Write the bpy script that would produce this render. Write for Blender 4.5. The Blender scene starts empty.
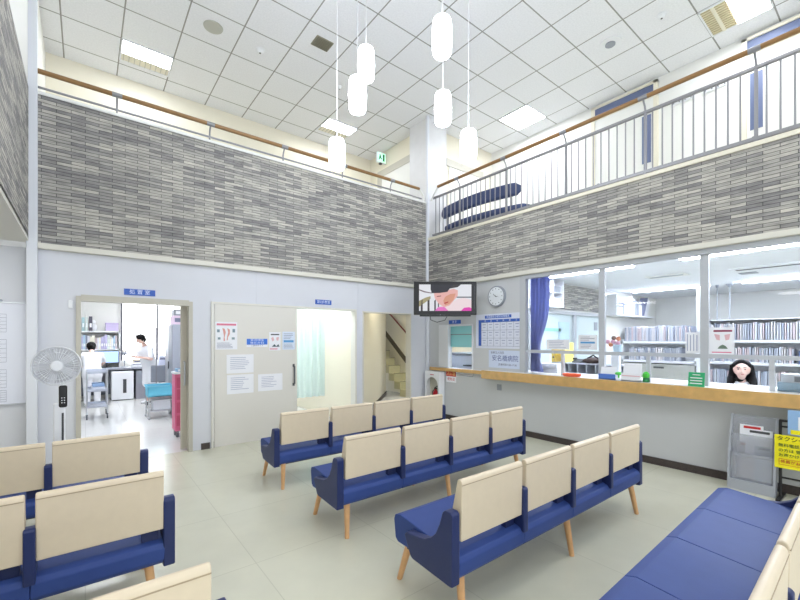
import bpy, bmesh, math, random
from mathutils import Vector, Matrix
random.seed(7)
SC = bpy.context.scene
COL = SC.collection
PI = math.pi
R = math.radians

# ------------------------------------------------------------------ camera, world, exposure
cd = bpy.data.cameras.new('camera')
cd.sensor_width = 36; cd.lens = 399 / 800 * 36
cd.shift_y = 39.5 / 800; cd.clip_start = .02; cd.clip_end = 100
cam = bpy.data.objects.new('camera', cd); COL.objects.link(cam)
cam.location = (0, 0, 1.5)
cam.rotation_euler = (R(90), 0, -math.atan2(.619, .785))
SC.camera = cam
W = bpy.data.worlds.new('world'); SC.world = W; W.use_nodes = True
W.node_tree.nodes['Background'].inputs[0].default_value = (.88, .94, 1, 1)
W.node_tree.nodes['Background'].inputs[1].default_value = 2.2
SC.view_settings.view_transform = 'Standard'
SC.view_settings.look = 'None'
SC.view_settings.exposure = 0.0
SC.view_settings.gamma = 1
SC.view_settings.use_curve_mapping = False

def area(name, loc, rot, sx, sy, power, col=(1, 1, 1)):
    l = bpy.data.lights.new(name, 'AREA'); l.shape = 'RECTANGLE'; l.size = sx; l.size_y = sy
    l.energy = power; l.color = col
    o = bpy.data.objects.new(name, l); COL.objects.link(o); o.location = loc; o.rotation_euler = rot
    return o
# added fill light at the open, unseen side behind the camera
area('rear_fill', (2.6, -3.7, 2.9), (R(-90), 0, 0), 6.5, 5.4, 420, (.92, .96, 1))

# ------------------------------------------------------------------ materials
def srgb(c):
    f = lambda v: v / 12.92 if v <= .04045 else ((v + .055) / 1.055) ** 2.4
    return tuple(f(v / 255) for v in c) + (1,)
MATS = {}
def mat(name, rgb, rough=.5, metal=0, noise=0, nscale=8, bump=0, coat=0, spec=.5):
    if name in MATS: return MATS[name]
    m = bpy.data.materials.new(name); m.use_nodes = True; nt = m.node_tree
    b = nt.nodes['Principled BSDF']
    b.inputs['Base Color'].default_value = srgb(rgb); b.inputs['Roughness'].default_value = rough
    b.inputs['Metallic'].default_value = metal; b.inputs['Coat Weight'].default_value = coat
    b.inputs['Specular IOR Level'].default_value = spec
    if noise or bump:
        tc = nt.nodes.new('ShaderNodeTexCoord'); n = nt.nodes.new('ShaderNodeTexNoise')
        n.inputs['Scale'].default_value = nscale; n.inputs['Detail'].default_value = 4
        nt.links.new(tc.outputs['Object'], n.inputs['Vector'])
        if noise:
            mx = nt.nodes.new('ShaderNodeMix'); mx.data_type = 'RGBA'
            nt.links.new(n.outputs['Fac'], mx.inputs[0])
            lo = [max(0, v * (1 - noise)) for v in rgb]; hi = [min(255, v * (1 + noise)) for v in rgb]
            mx.inputs[6].default_value = srgb(lo); mx.inputs[7].default_value = srgb(hi)
            nt.links.new(mx.outputs[2], b.inputs['Base Color'])
        if bump:
            bp = nt.nodes.new('ShaderNodeBump'); bp.inputs['Strength'].default_value = bump
            bp.inputs['Distance'].default_value = .004
            nt.links.new(n.outputs['Fac'], bp.inputs['Height']); nt.links.new(bp.outputs['Normal'], b.inputs['Normal'])
    MATS[name] = m; return m
def emit(name, rgb, s):
    if name in MATS: return MATS[name]
    m = bpy.data.materials.new(name); m.use_nodes = True; b = m.node_tree.nodes['Principled BSDF']
    b.inputs['Base Color'].default_value = srgb(rgb); b.inputs['Emission Color'].default_value = srgb(rgb)
    b.inputs['Emission Strength'].default_value = s; MATS[name] = m; return m
def glassy(name, tint=(1, 1, 1, 1), gloss=.06, f0=1.0):
    m = bpy.data.materials.new(name); m.use_nodes = True; nt = m.node_tree; nt.nodes.clear()
    out = nt.nodes.new('ShaderNodeOutputMaterial'); t = nt.nodes.new('ShaderNodeBsdfTransparent')
    g = nt.nodes.new('ShaderNodeBsdfGlossy'); g.inputs['Roughness'].default_value = .01
    mx = nt.nodes.new('ShaderNodeMixShader'); fr = nt.nodes.new('ShaderNodeFresnel'); fr.inputs[0].default_value = 1.35
    t.inputs[0].default_value = tint
    nt.links.new(fr.outputs[0], mx.inputs[0]); nt.links.new(t.outputs[0], mx.inputs[1]); nt.links.new(g.outputs[0], mx.inputs[2])
    nt.links.new(mx.outputs[0], out.inputs[0]); return m
def milky(name, rgb, alpha, rough=.3):
    m = bpy.data.materials.new(name); m.use_nodes = True; b = m.node_tree.nodes['Principled BSDF']
    b.inputs['Base Color'].default_value = srgb(rgb); b.inputs['Alpha'].default_value = alpha
    b.inputs['Roughness'].default_value = rough; return m

def coords(nt, a, b, ox=0, oy=0):
    tc = nt.nodes.new('ShaderNodeTexCoord'); s = nt.nodes.new('ShaderNodeSeparateXYZ'); c = nt.nodes.new('ShaderNodeCombineXYZ')
    nt.links.new(tc.outputs['Object'], s.inputs[0])
    for k, (ax, off) in enumerate(((a, ox), (b, oy))):
        ad = nt.nodes.new('ShaderNodeMath'); ad.operation = 'ADD'; ad.inputs[1].default_value = off
        nt.links.new(s.outputs[ax], ad.inputs[0]); nt.links.new(ad.outputs[0], c.inputs[k])
    return c
def stone(name, axis):
    m = bpy.data.materials.new(name); m.use_nodes = True; nt = m.node_tree; b = nt.nodes['Principled BSDF']
    c = coords(nt, axis, 2)
    br = nt.nodes.new('ShaderNodeTexBrick'); nt.links.new(c.outputs[0], br.inputs['Vector'])
    br.inputs['Scale'].default_value = 1; br.inputs['Brick Width'].default_value = .255; br.inputs['Row Height'].default_value = .0365
    br.inputs['Mortar Size'].default_value = .0032; br.inputs['Mortar Smooth'].default_value = .6; br.offset = .5
    br.inputs['Color1'].default_value = srgb((138, 136, 136)); br.inputs['Color2'].default_value = srgb((202, 198, 188))
    br.inputs['Mortar'].default_value = srgb((62, 62, 64)); br.inputs['Bias'].default_value = -.05  # joint colour kept dark to carry the shadow between stone rows
    # streaks along each stone
    mp = nt.nodes.new('ShaderNodeMapping'); nt.links.new(c.outputs[0], mp.inputs[0]); mp.inputs['Scale'].default_value = (6, 46, 1)
    n = nt.nodes.new('ShaderNodeTexNoise'); n.inputs['Scale'].default_value = 1; n.inputs['Detail'].default_value = 5; n.inputs['Roughness'].default_value = .65
    nt.links.new(mp.outputs[0], n.inputs['Vector'])
    rp = nt.nodes.new('ShaderNodeMapRange'); rp.inputs[1].default_value = .3; rp.inputs[2].default_value = .7; rp.inputs[3].default_value = .62; rp.inputs[4].default_value = 1.25
    nt.links.new(n.outputs['Fac'], rp.inputs[0])
    mx = nt.nodes.new('ShaderNodeMix'); mx.data_type = 'RGBA'; mx.blend_type = 'MULTIPLY'; mx.inputs[0].default_value = 1
    nt.links.new(br.outputs['Color'], mx.inputs[6]); nt.links.new(rp.outputs[0], mx.inputs[7])
    nt.links.new(mx.outputs[2], b.inputs['Base Color']); b.inputs['Roughness'].default_value = .75
    # relief: each stone stands out by a different amount
    ad = nt.nodes.new('ShaderNodeMath'); ad.operation = 'SUBTRACT'
    bw = nt.nodes.new('ShaderNodeRGBToBW'); nt.links.new(br.outputs['Color'], bw.inputs[0])
    nt.links.new(bw.outputs[0], ad.inputs[0]); nt.links.new(br.outputs['Fac'], ad.inputs[1])
    bp = nt.nodes.new('ShaderNodeBump'); bp.inputs['Strength'].default_value = .5; bp.inputs['Distance'].default_value = .008
    nt.links.new(ad.outputs[0], bp.inputs['Height']); nt.links.new(bp.outputs['Normal'], b.inputs['Normal'])
    return m
def grid_mat(name, base, line, px, py, ox, oy, lw, rough, speck=.05, nscale=60, bump=0, big=0):
    m = bpy.data.materials.new(name); m.use_nodes = True; nt = m.node_tree; b = nt.nodes['Principled BSDF']
    c = coords(nt, 0, 1, ox, oy)
    br = nt.nodes.new('ShaderNodeTexBrick'); nt.links.new(c.outputs[0], br.inputs['Vector'])
    br.offset = 0; br.inputs['Scale'].default_value = 1; br.inputs['Brick Width'].default_value = px; br.inputs['Row Height'].default_value = py
    br.inputs['Mortar Size'].default_value = lw; br.inputs['Mortar Smooth'].default_value = 0
    tc = c
    n = nt.nodes.new('ShaderNodeTexNoise'); n.inputs['Scale'].default_value = nscale; n.inputs['Detail'].default_value = 3
    nt.links.new(tc.outputs[0], n.inputs['Vector'])
    mx = nt.nodes.new('ShaderNodeMix'); mx.data_type = 'RGBA'; nt.links.new(n.outputs['Fac'], mx.inputs[0])
    mx.inputs[6].default_value = srgb([v * (1 - speck) for v in base]); mx.inputs[7].default_value = srgb([min(255, v * (1 + speck)) for v in base])
    nt.links.new(mx.outputs[2], br.inputs['Color1'])
    mx2 = nt.nodes.new('ShaderNodeMix'); mx2.data_type = 'RGBA'; nt.links.new(n.outputs['Fac'], mx2.inputs[0])
    mx2.inputs[6].default_value = srgb([v * (1 - speck - big) for v in base]); mx2.inputs[7].default_value = srgb([min(255, v * (1 + speck - big)) for v in base])
    nt.links.new(mx2.outputs[2], br.inputs['Color2'])
    br.inputs['Mortar'].default_value = srgb(line)
    nt.links.new(br.outputs['Color'], b.inputs['Base Color']); b.inputs['Roughness'].default_value = rough
    if bump:
        bp = nt.nodes.new('ShaderNodeBump'); bp.inputs['Strength'].default_value = bump; bp.inputs['Distance'].default_value = .003
        nt.links.new(n.outputs['Fac'], bp.inputs['Height']); nt.links.new(bp.outputs['Normal'], b.inputs['Normal'])
    return m

M_wall = mat('wall_paint', (218, 220, 227), .6, noise=.012, nscale=3, bump=.05)
M_wallw = mat('wall_white', (236, 236, 232), .6)
M_cream = mat('cream_wall', (236, 230, 212), .6)
M_trim = mat('cream_trim', (222, 219, 208), .45)
M_frame = mat('beige_frame', (196, 192, 180), .4)
M_alu = mat('aluminium', (200, 203, 208), .3, metal=.6)
M_chrome = mat('chrome', (150, 150, 154), .42, metal=.6)
M_black = mat('black_plastic', (22, 22, 25), .3)
M_dark = mat('dark_grey', (70, 72, 76), .5)
M_base = mat('baseboard_brown', (66, 58, 56), .5, noise=.25, nscale=60)
M_door = mat('door_laminate', (226, 223, 216), .45)
M_paper = mat('paper', (242, 243, 248), .6)
M_white = mat('white_plastic', (238, 240, 244), .4)
M_grey = mat('grey_plastic', (150, 155, 165), .4)
M_blue = mat('sign_blue', (52, 96, 190), .4)
M_text = mat('text_grey', (120, 125, 150), .6)
M_textw = mat('text_white', (225, 235, 255), .5)
M_red = mat('sign_red', (196, 40, 44), .4)
M_navy = mat('navy_vinyl', (32, 46, 96), .45, noise=.04, nscale=14, bump=.1)
M_seat = mat('seat_vinyl_lit', (54, 76, 140), .5, noise=.04, nscale=10, bump=.1, spec=.25)  # lighter than the navy: overhead sheen is put into this colour
M_beige = mat('beige_vinyl', (222, 207, 182), .42, noise=.02, nscale=20, bump=.08)
M_legw = mat('beech_wood', (216, 168, 118), .4, noise=.08, nscale=16)
M_rail = mat('brown_wood', (146, 110, 68), .4, noise=.1, nscale=9)
M_count = mat('oak_edge', (210, 170, 108), .35, noise=.12, nscale=11)
M_ctop = mat('counter_white', (236, 234, 228), .3)
M_skin = mat('skin', (240, 202, 188), .5)
M_hair = mat('black_hair', (16, 13, 15), .55, spec=.2)
M_uni = mat('white_uniform', (242, 244, 250), .7)
M_stoneA = stone('stone_mosaic_x', 0); M_stoneB = stone('stone_mosaic_y', 1)
M_ceil = grid_mat('ceiling_tiles', (238, 239, 244), (150, 150, 148), .6815, .676, .265 + .6815 * 20, -1.763 + .676 * 20, .009, .8, speck=.05, nscale=45, bump=.2)
M_floor = grid_mat('vinyl_floor', (214, 213, 194), (198, 197, 178), .9, .9, 9, 9, .003, .22, speck=.025, nscale=5, big=.012)
M_floorw = grid_mat('white_floor', (228, 228, 226), (205, 205, 203), .6, .6, 9, 9, .003, .2, speck=.02, nscale=4)
M_glass = glassy('window_glass')

# ------------------------------------------------------------------ mesh helpers
class MB:
    def __init__(s): s.bm = bmesh.new(); s.mats = []
    def mi(s, m):
        if m is None: return 0
        if m not in s.mats: s.mats.append(m)
        return s.mats.index(m)
    def _merge(s, bm2, m=None, smooth=False):
        me = bpy.data.meshes.new('tmp'); 
        idx = s.mi(m)
        for f in bm2.faces: f.material_index = idx; f.smooth = smooth
        bm2.to_mesh(me); bm2.free(); s.bm.from_mesh(me); bpy.data.meshes.remove(me); return s
    def box(s, x0, x1, y0, y1, z0, z1, m=None, bev=0, seg=2, rot=None):
        b = bmesh.new(); bmesh.ops.create_cube(b, size=1)
        sx, sy, sz = abs(x1 - x0), abs(y1 - y0), abs(z1 - z0)
        for v in b.verts: v.co = Vector((v.co.x * sx, v.co.y * sy, v.co.z * sz))
        if bev: bmesh.ops.bevel(b, geom=b.edges[:], offset=min(bev, .49 * min(sx, sy, sz)), segments=seg, profile=.5, affect='EDGES')
        if rot: bmesh.ops.transform(b, matrix=rot, verts=b.verts[:])
        for v in b.verts: v.co += Vector(((x0 + x1) / 2, (y0 + y1) / 2, (z0 + z1) / 2))
        return s._merge(b, m, smooth=bool(bev))
    def prism(s, pts, axis, a0, a1, m=None, bev=0, seg=2):
        b = bmesh.new()
        def P(u, v, w): return {'x': (w, u, v), 'y': (u, w, v), 'z': (u, v, w)}[axis]
        va = [b.verts.new(P(u, v, a0)) for u, v in pts]; vb = [b.verts.new(P(u, v, a1)) for u, v in pts]
        b.faces.new(va); b.faces.new(vb[::-1]); n = len(pts)
        for i in range(n): b.faces.new((va[i], vb[i], vb[(i + 1) % n], va[(i + 1) % n]))
        bmesh.ops.recalc_face_normals(b, faces=b.faces[:])
        if bev: bmesh.ops.bevel(b, geom=b.edges[:], offset=bev, segments=seg, profile=.5, affect='EDGES', clamp_overlap=True)
        return s._merge(b, m, smooth=bool(bev))
    def cone(s, p0, p1, r0, r1=None, m=None, n=16, smooth=True):
        p0, p1 = Vector(p0), Vector(p1); r1 = r0 if r1 is None else r1; d = p1 - p0
        b = bmesh.new(); bmesh.ops.create_cone(b, cap_ends=True, segments=n, radius1=r0, radius2=r1, depth=d.length)
        mt = Matrix.Translation((p0 + p1) / 2) @ d.to_track_quat('Z', 'Y').to_matrix().to_4x4()
        bmesh.ops.transform(b, matrix=mt, verts=b.verts[:])
        return s._merge(b, m, smooth=smooth)
    def ball(s, c, r, m=None, n=12):
        b = bmesh.new(); bmesh.ops.create_uvsphere(b, u_segments=n * 2, v_segments=n, radius=1)
        r = (r, r, r) if isinstance(r, (int, float)) else r
        for v in b.verts: v.co = Vector((v.co.x * r[0] + c[0], v.co.y * r[1] + c[1], v.co.z * r[2] + c[2]))
        return s._merge(b, m, smooth=True)
    def tube(s, pts, r, m=None, n=10):
        for a, c in zip(pts, pts[1:]): s.cone(a, c, r, r, m, n)
        for p in pts[1:-1]: s.ball(p, r, m, 6)
        return s
    def lathe(s, prof, c, m=None, n=24):
        b = bmesh.new(); rings = []
        for r, z in prof: rings.append([b.verts.new((c[0] + r * math.cos(2 * PI * k / n), c[1] + r * math.sin(2 * PI * k / n), c[2] + z)) for k in range(n)])
        for A, B in zip(rings, rings[1:]):
            for k in range(n): b.faces.new((A[k], A[(k + 1) % n], B[(k + 1) % n], B[k]))
        b.faces.new(rings[0][::-1]); b.faces.new(rings[-1])
        bmesh.ops.recalc_face_normals(b, faces=b.faces[:])
        return s._merge(b, m, smooth=True)
    def sheet(s, fn, nu, nv, m=None, th=.004):
        b = bmesh.new(); g = [[b.verts.new(fn(i / nu, j / nv)) for j in range(nv + 1)] for i in range(nu + 1)]
        for i in range(nu):
            for j in range(nv): b.faces.new((g[i][j], g[i + 1][j], g[i + 1][j + 1], g[i][j + 1]))
        bmesh.ops.solidify(b, geom=b.faces[:], thickness=th)
        return s._merge(b, m, smooth=True)
    def xf(s, mt): bmesh.ops.transform(s.bm, matrix=mt, verts=s.bm.verts[:]); return s
    def build(s, name, m=None, parent=None, local=False):
        """world coordinates unless local; a top-level mesh gets its origin at its base centre"""
        me = bpy.data.meshes.new(name); bm = s.bm
        if parent is not None and not local:
            bmesh.ops.transform(bm, matrix=wm(parent).inverted(), verts=bm.verts[:])
        o = bpy.data.objects.new(name, me)
        if parent is None and not local:
            xs = [v.co for v in bm.verts]
            c = Vector(((min(v.x for v in xs) + max(v.x for v in xs)) / 2, (min(v.y for v in xs) + max(v.y for v in xs)) / 2, min(v.z for v in xs)))
            if not getattr(s, 'keep', False):
                for v in bm.verts: v.co -= c
                o.location = c
        bm.to_mesh(me); bm.free()
        if s.mats:
            for q in s.mats: me.materials.append(q)
        elif m: me.materials.append(m)
        if any(p.use_smooth for p in me.polygons):
            me.set_sharp_from_angle(angle=R(50)); flag = True
        else: flag = False
        COL.objects.link(o)
        if flag:
            w_ = o.modifiers.new('normals', 'WEIGHTED_NORMAL'); w_.keep_sharp = True
        if parent is not None: o.parent = parent
        return o
def wm(o):
    m = Matrix.LocRotScale(o.location, o.rotation_euler, o.scale)
    return wm(o.parent) @ m if o.parent else m
def box(name, x0, x1, y0, y1, z0, z1, m, parent=None, bev=0): return MB().box(x0, x1, y0, y1, z0, z1, None, bev).build(name, m, parent)
def struct(o): o['kind'] = 'structure'; return o
def sbox(name, *a):
    mb = MB(); mb.keep = True; mb.box(*a[:6]); return struct(mb.build(name, a[6]))
def smb(mb, name, m=None): mb.keep = True; return struct(mb.build(name, m))
def tag(o, label, cat, group=None, kind=None):
    o['label'] = label; o['category'] = cat
    if group: o['group'] = group
    if kind: o['kind'] = kind
    return o
def thing(name, label, cat, loc, rz=0, group=None):
    o = bpy.data.objects.new(name, None); COL.objects.link(o); o.location = loc; o.rotation_euler = (0, 0, rz)
    o.empty_display_size = .1
    return tag(o, label, cat, group)
def copy_tree(o, loc=None, label=None, parent=None, rz=None):
    c = o.copy(); COL.objects.link(c); c.parent = parent
    if loc is not None: c.location = loc
    if rz is not None: c.rotation_euler = (0, 0, rz)
    if label: c['label'] = label
    for ch in list(o.children): copy_tree(ch, parent=c)
    return c
def text(body, size, m, parent, loc, side, name='lettering', ex=.0008, align='CENTER', sx=1):
    """flat letters; side 'A' faces -Y, 'B' faces -X"""
    cu = bpy.data.curves.new(name, 'FONT'); cu.body = body; cu.size = size; cu.extrude = ex; cu.align_x = align; cu.align_y = 'CENTER'; cu.resolution_u = 3
    t = bpy.data.objects.new(name + '_tmp', cu); COL.objects.link(t)
    bpy.context.view_layer.update()
    me = bpy.data.meshes.new_from_object(t.evaluated_get(bpy.context.evaluated_depsgraph_get()))
    bpy.data.objects.remove(t); bpy.data.curves.remove(cu)
    rot = Matrix.Rotation({'A': 0, 'B': -PI / 2}[side], 4, 'Z') @ Matrix.Rotation(PI / 2, 4, 'X')
    me.transform(wm(parent).inverted() @ Matrix.Translation(loc) @ rot @ Matrix.Diagonal((sx, 1, 1, 1)))
    me.name = name; me.materials.clear(); me.materials.append(m)
    o = bpy.data.objects.new(name, me); COL.objects.link(o); o.parent = parent
    return o
YA = 5.94; XB = 5.38

# ================================================================== STRUCTURE
sbox('floor', -5.6, 13.2, -4, 6.0, -.06, 0, M_floor)
sbox('floor_rooms', -5.6, 13.2, 6.0, 13.2, -.06, 0, M_floorw)
mb = MB(); mb.box(-.6, 7.75, -4, 8.35, 5.95, 6.05); smb(mb, 'ceiling', M_ceil)

# --- wall A (back): doors
mb = MB(); Y0, Y1 = YA, YA + .12
for x0, x1, z0, z1 in ((-5.6, -.07, 0, 2.5), (1.105, 1.365, 0, 2.5), (3.70, 3.84, 0, 2.5), (4.95, 5.9, 0, 2.5), (-.07, 1.105, 2.0, 2.5), (1.365, 3.70, 2.0, 2.5), (3.84, 4.95, 2.0, 2.5)):
    mb.box(x0, x1, Y0, Y1, z0, z1)
smb(mb, 'wall_back', M_wall)
mb = MB(); mb.box(-.48, XB + .0, 5.915, 6.06, 2.565, 4.2); smb(mb, 'wall_back_stone', M_stoneA)
mb = MB(); mb.box(-.48, XB, 5.88, 6.06, 2.5, 2.565, bev=.01); smb(mb, 'trim_1', M_trim)
mb = MB(); mb.box(-.48, XB, 5.90, 6.08, 4.2, 4.235); smb(mb, 'trim_2', M_wallw)
# slab between floors behind wall A
sbox('ceiling_rooms', -5.6, 9.5, 6.06, 13.2, 2.72, 2.85, M_wallw)
sbox('floor_upper_back', -.48, 5.57, 6.06, 8.35, 3.3, 3.4, M_floor)
# upper walls
sbox('wall_upper_back', -.6, 5.57, 8.24, 8.36, 3.3, 5.95, M_cream)
sbox('wall_upper_side', 5.57, 5.69, 6.48, 8.36, 3.3, 5.95, M_cream)
# door recess in that short wall
mb = MB(); mb.box(5.52, 5.57, 6.6, 7.7, 3.4, 5.35); smb(mb, 'door_1', M_wallw)
mb = MB(); mb.box(5.50, 5.57, 6.5, 7.85, 5.35, 5.5).box(5.50, 5.57, 7.7, 7.85, 3.4, 5.35); smb(mb, 'trim_3', M_frame)
# --- left wall: only above the low side aisle
mb = MB(); mb.box(-.6, -.48, -4, 5.94, 2.6, 4.21); smb(mb, 'wall_left_stone', M_stoneB)
sbox('wall_left', -.6, -.485, -4, 8.36, 4.21, 5.95, M_wallw)
sbox('wall_left_upper_end', -.6, -.48, 5.94, 8.36, 3.3, 4.21, M_wallw)
sbox('ceiling_aisle', -5.6, -.48, -4, 5.94, 2.56, 2.62, M_trim)
sbox('wall_left_outer', -5.7, -5.6, -4, 13.2, 0, 2.7, M_wallw)
mb = MB(); mb.box(-.50, -.41, 5.83, 5.915, 0, 5.95, bev=.006); smb(mb, 'trim_4', mat('pillar_grey', (226, 229, 236), .35))
# --- corner pillar
mb = MB(); mb.box(5.37, 5.91, 5.93, 6.48, 2.5, 5.95); smb(mb, 'wall_pillar', mat('pillar_white', (224, 224, 226), .5, noise=.03, nscale=5))
mb = MB(); mb.box(5.32, 5.38, 5.87, 5.93, 0, 5.95, bev=.012); smb(mb, 'trim_5', mat('pillar_grey', (206, 211, 222), .35))
# --- wall B (right, reception counter)
mb = MB(); X0, X1 = XB, XB + .12
for y0, y1, z0, z1 in ((-4, 5.94, 0, .84), (3.70, 4.74, .84, 2.5), (5.37, 5.94, .84, 2.5), (4.74, 5.37, 1.76, 2.5), (-4, -1.4, .84, 2.5), (-1.4, 3.70, 2.47, 2.5)):
    mb.box(X0, X1, y0, y1, z0, z1)
smb(mb, 'wall_right', mat('wall_right_paint', (203, 205, 207), .6, noise=.012, nscale=3))
mb = MB(); mb.box(5.355, 5.5, -4, 5.93, 2.565, 3.465); smb(mb, 'wall_right_stone', M_stoneB)
mb = MB(); mb.box(5.32, 5.5, -4, 5.87, 2.5, 2.565, bev=.01); smb(mb, 'trim_6', M_trim)
mb = MB(); mb.box(5.335, 5.52, -4, 5.93, 3.465, 3.51); smb(mb, 'trim_7', M_cream)
mb = MB(); mb.box(5.362, 5.38, -4, 5.87, 0, .085); smb(mb, 'baseboard_right', M_base)
mb = MB(); mb.box(1.235, 1.345, 5.925, 5.94, 0, .085).box(1.372, 1.40, 5.935, 5.95, 0, .085).box(-5.6, -.5, 5.925, 5.94, 0, .085).box(-.41, -.12, 5.925, 5.94, 0, .085); smb(mb, 'baseboard_back', M_base)
# upper storey over reception
sbox('floor_upper_right', 5.5, 7.64, -4, 6.15, 3.3, 3.4, M_floor)
sbox('wall_upper_right', 7.64, 7.76, -4, 6.25, 3.3, 5.95, M_wallw)
sbox('wall_upper_end', 5.9, 7.76, 6.15, 6.27, 3.3, 5.95, M_cream)
mb = MB(); mb.box(6.2, 7.2, 6.13, 6.15, 3.4, 5.25); smb(mb, 'door_2', M_wallw)
mb = MB(); mb.box(6.1, 7.3, 6.11, 6.15, 5.25, 5.4); smb(mb, 'trim_8', M_frame)
# reception room
sbox('ceiling_reception', 5.5, 12.4, -4, 4.3, 2.62, 2.72, mat('office_ceiling', (240, 242, 248), .7))
sbox('wall_reception_back', 12.3, 12.4, -4, 6.1, 0, 2.7, M_wallw)
sbox('wall_reception_near', 5.5, 12.4, -4.1, -4, 0, 2.7, M_wallw)
sbox('wall_dispensary_back', 8.6, 8.7, 4.37, 6.06, 0, 2.72, M_wallw)
sbox('ceiling_dispensary', 5.5, 8.7, 4.3, 6.06, 2.62, 2.72, M_wallw)
# partition at the end of the reception, windows below a patterned panel
mb = MB()
mb.box(5.5, 12.3, 4.25, 4.33, 0, .95).box(5.5, 6.3, 4.25, 4.33, .95, 2.62).box(9.15, 12.3, 4.25, 4.33, .95, 2.62).box(6.3, 9.15, 4.25, 4.33, 2.05, 2.62)
smb(mb, 'wall_reception_end', M_wallw)
mb = MB(); mb.box(7.15, 9.15, 4.225, 4.25, 2.1, 2.6); smb(mb, 'trim_9', M_stoneA)
# treatment rooms
sbox('wall_treatment_back', -3.0, .73, 12.75, 12.85, 0, 2.72, M_wallw)
mb = MB(); mb.box(.73, 3.2, 12.75, 12.85, 0, .95).box(.73, 3.2, 12.75, 12.85, 2.6, 2.72); smb(mb, 'wall_treatment_sill', M_wallw)
sbox('wall_treatment_left', -3.1, -3.0, 6.06, 12.85, 0, 2.72, M_wallw)
sbox('wall_treatment_right', 1.95, 2.03, 6.3, 12.85, 0, 2.72, M_wallw)
sbox('wall_exam_back', 2.03, 5.3, 9.6, 9.7, 0, 2.72, M_wallw)
# slanted wall beside the staircase
mb = MB(); mb.prism([(3.84, 6.06), (6.5, 8.87), (6.42, 8.95), (3.76, 6.12)], 'z', 0, 2.72); smb(mb, 'wall_stair_left', M_cream)
mb = MB(); mb.prism([(3.85, 6.05), (6.505, 8.86), (6.51, 8.85), (3.865, 6.045)], 'z', 0, .085); smb(mb, 'baseboard_stair', M_base)
sbox('wall_stair_right', 6.95, 7.05, 6.06, 13.0, 0, 2.72, M_cream)
sbox('wall_stair_back', 5.9, 7.05, 12.4, 12.5, 0, 2.72, M_cream)
# door frames
def frame(name, x0, x1, zt, y0, y1, w, m):
    b = MB(); b.box(x0 - w, x0, y0, y1, 0, zt + w).box(x1, x1 + w, y0, y1, 0, zt + w).box(x0, x1, y0, y1, zt, zt + w); return smb(b, name, m)
frame('trim_10', -.04, 1.085, 1.96, 5.915, 6.07, .045, M_frame)
frame('trim_11', 1.39, 3.68, 1.995, 5.915, 6.07, .028, mat('frame_pale', (224, 222, 214), .4))
frame('trim_12', 3.86, 4.93, 1.98, 5.925, 6.07, .02, M_trim)
# cover strips on wall A (panel joints)
smb(MB().box(-.04, 1.085, 5.905, 6.0, 1.945, 2.02), 'trim_17', M_frame)
mb = MB(); mb.box(3.745, 3.795, 5.933, 5.94, 0, 2.5).box(.02, .024, 5.937, 5.94, 2.02, 2.5).box(1.98, 1.984, 5.937, 5.94, 2.03, 2.5); smb(mb, 'trim_13', M_wall)

# reception window: frame, mullions, panes
mb = MB()
xa, xb = 5.36, 5.44
mb.box(xa, xb, 3.66, 3.76, .96, 2.5).box(xa, xb, -1.4, 3.66, 2.44, 2.5)
for y in (2.503, 1.383, .26, -.87): mb.box(xa + .02, xb - .01, y - .038, y + .038, .96, 2.44)
mb.box(xa + .025, xb - .02, -1.4, 3.66, 1.295, 1.34)
for y in (3.06, 1.95, .83, -.3): mb.box(xa + .025, xb - .02, y - .021, y + .021, .96, 1.295)
smb(mb, 'window_1', mat('window_frame', (190, 193, 198), .4))
ys = [3.66, 2.548, 2.458, 1.428, 1.338, .305, .215, -.825]
mb = MB()
for a, b in ((3.66, 2.548), (2.458, 1.428), (1.338, .305), (.215, -.825)): mb.box(5.405, 5.411, b, a, 1.34, 2.44)
for a, b in ((3.66, 3.087), (1.923, 1.428), (.803, .305)): mb.box(5.405, 5.411, b, a, .97, 1.295)
smb(mb, 'window_2', M_glass)
# small pick-up window
mb = MB(); mb.box(5.35, 5.42, 5.33, 5.58, .98, 1.78).box(5.36, 5.42, 4.74, 5.37, 1.745, 1.775).box(5.36, 5.42, 4.735, 4.755, .98, 1.775)
smb(mb, 'window_3', mat('window_frame_white', (226, 228, 232), .4))

# upper doors on the right gallery
for i, (ya, yb, s0, s1, t0, t1) in enumerate(((2.60, 3.72, 2.70, 2.84, 2.64, 3.67), (.38, 1.50, 1.265, 1.405, .42, 1.44))):
    mb = MB(); b = .06
    mb.box(7.58, 7.64, ya, ya + b, 3.4, 5.9).box(7.58, 7.64, yb - b, yb, 3.4, 5.9).box(7.58, 7.64, ya, yb, 5.86, 5.9).box(7.58, 7.64, ya, yb, 5.64, 5.71)
    smb(mb, 'trim_%d' % (14 + i), M_cream)
    d = smb(MB().box(7.60, 7.635, ya + b, yb - b, 3.4, 5.64), 'door_%d' % (3 + i), M_wallw)
    box('door_pane', 7.592, 7.60, s0, s1, 4.54, 5.36, mat('blue_pane', (104, 116, 150), .4), d)
    box('transom_pane', 7.605, 7.62, t0, t1, 5.71, 5.86, mat('blue_pane', (104, 116, 150), .4), d)
    MB().cone((7.56, yb - .14, 4.4), (7.60, yb - .14, 4.4), .03, .03).cone((7.56, yb - .14, 4.4), (7.56, yb - .26, 4.4), .012).build('door_handle', M_chrome, d)

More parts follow.
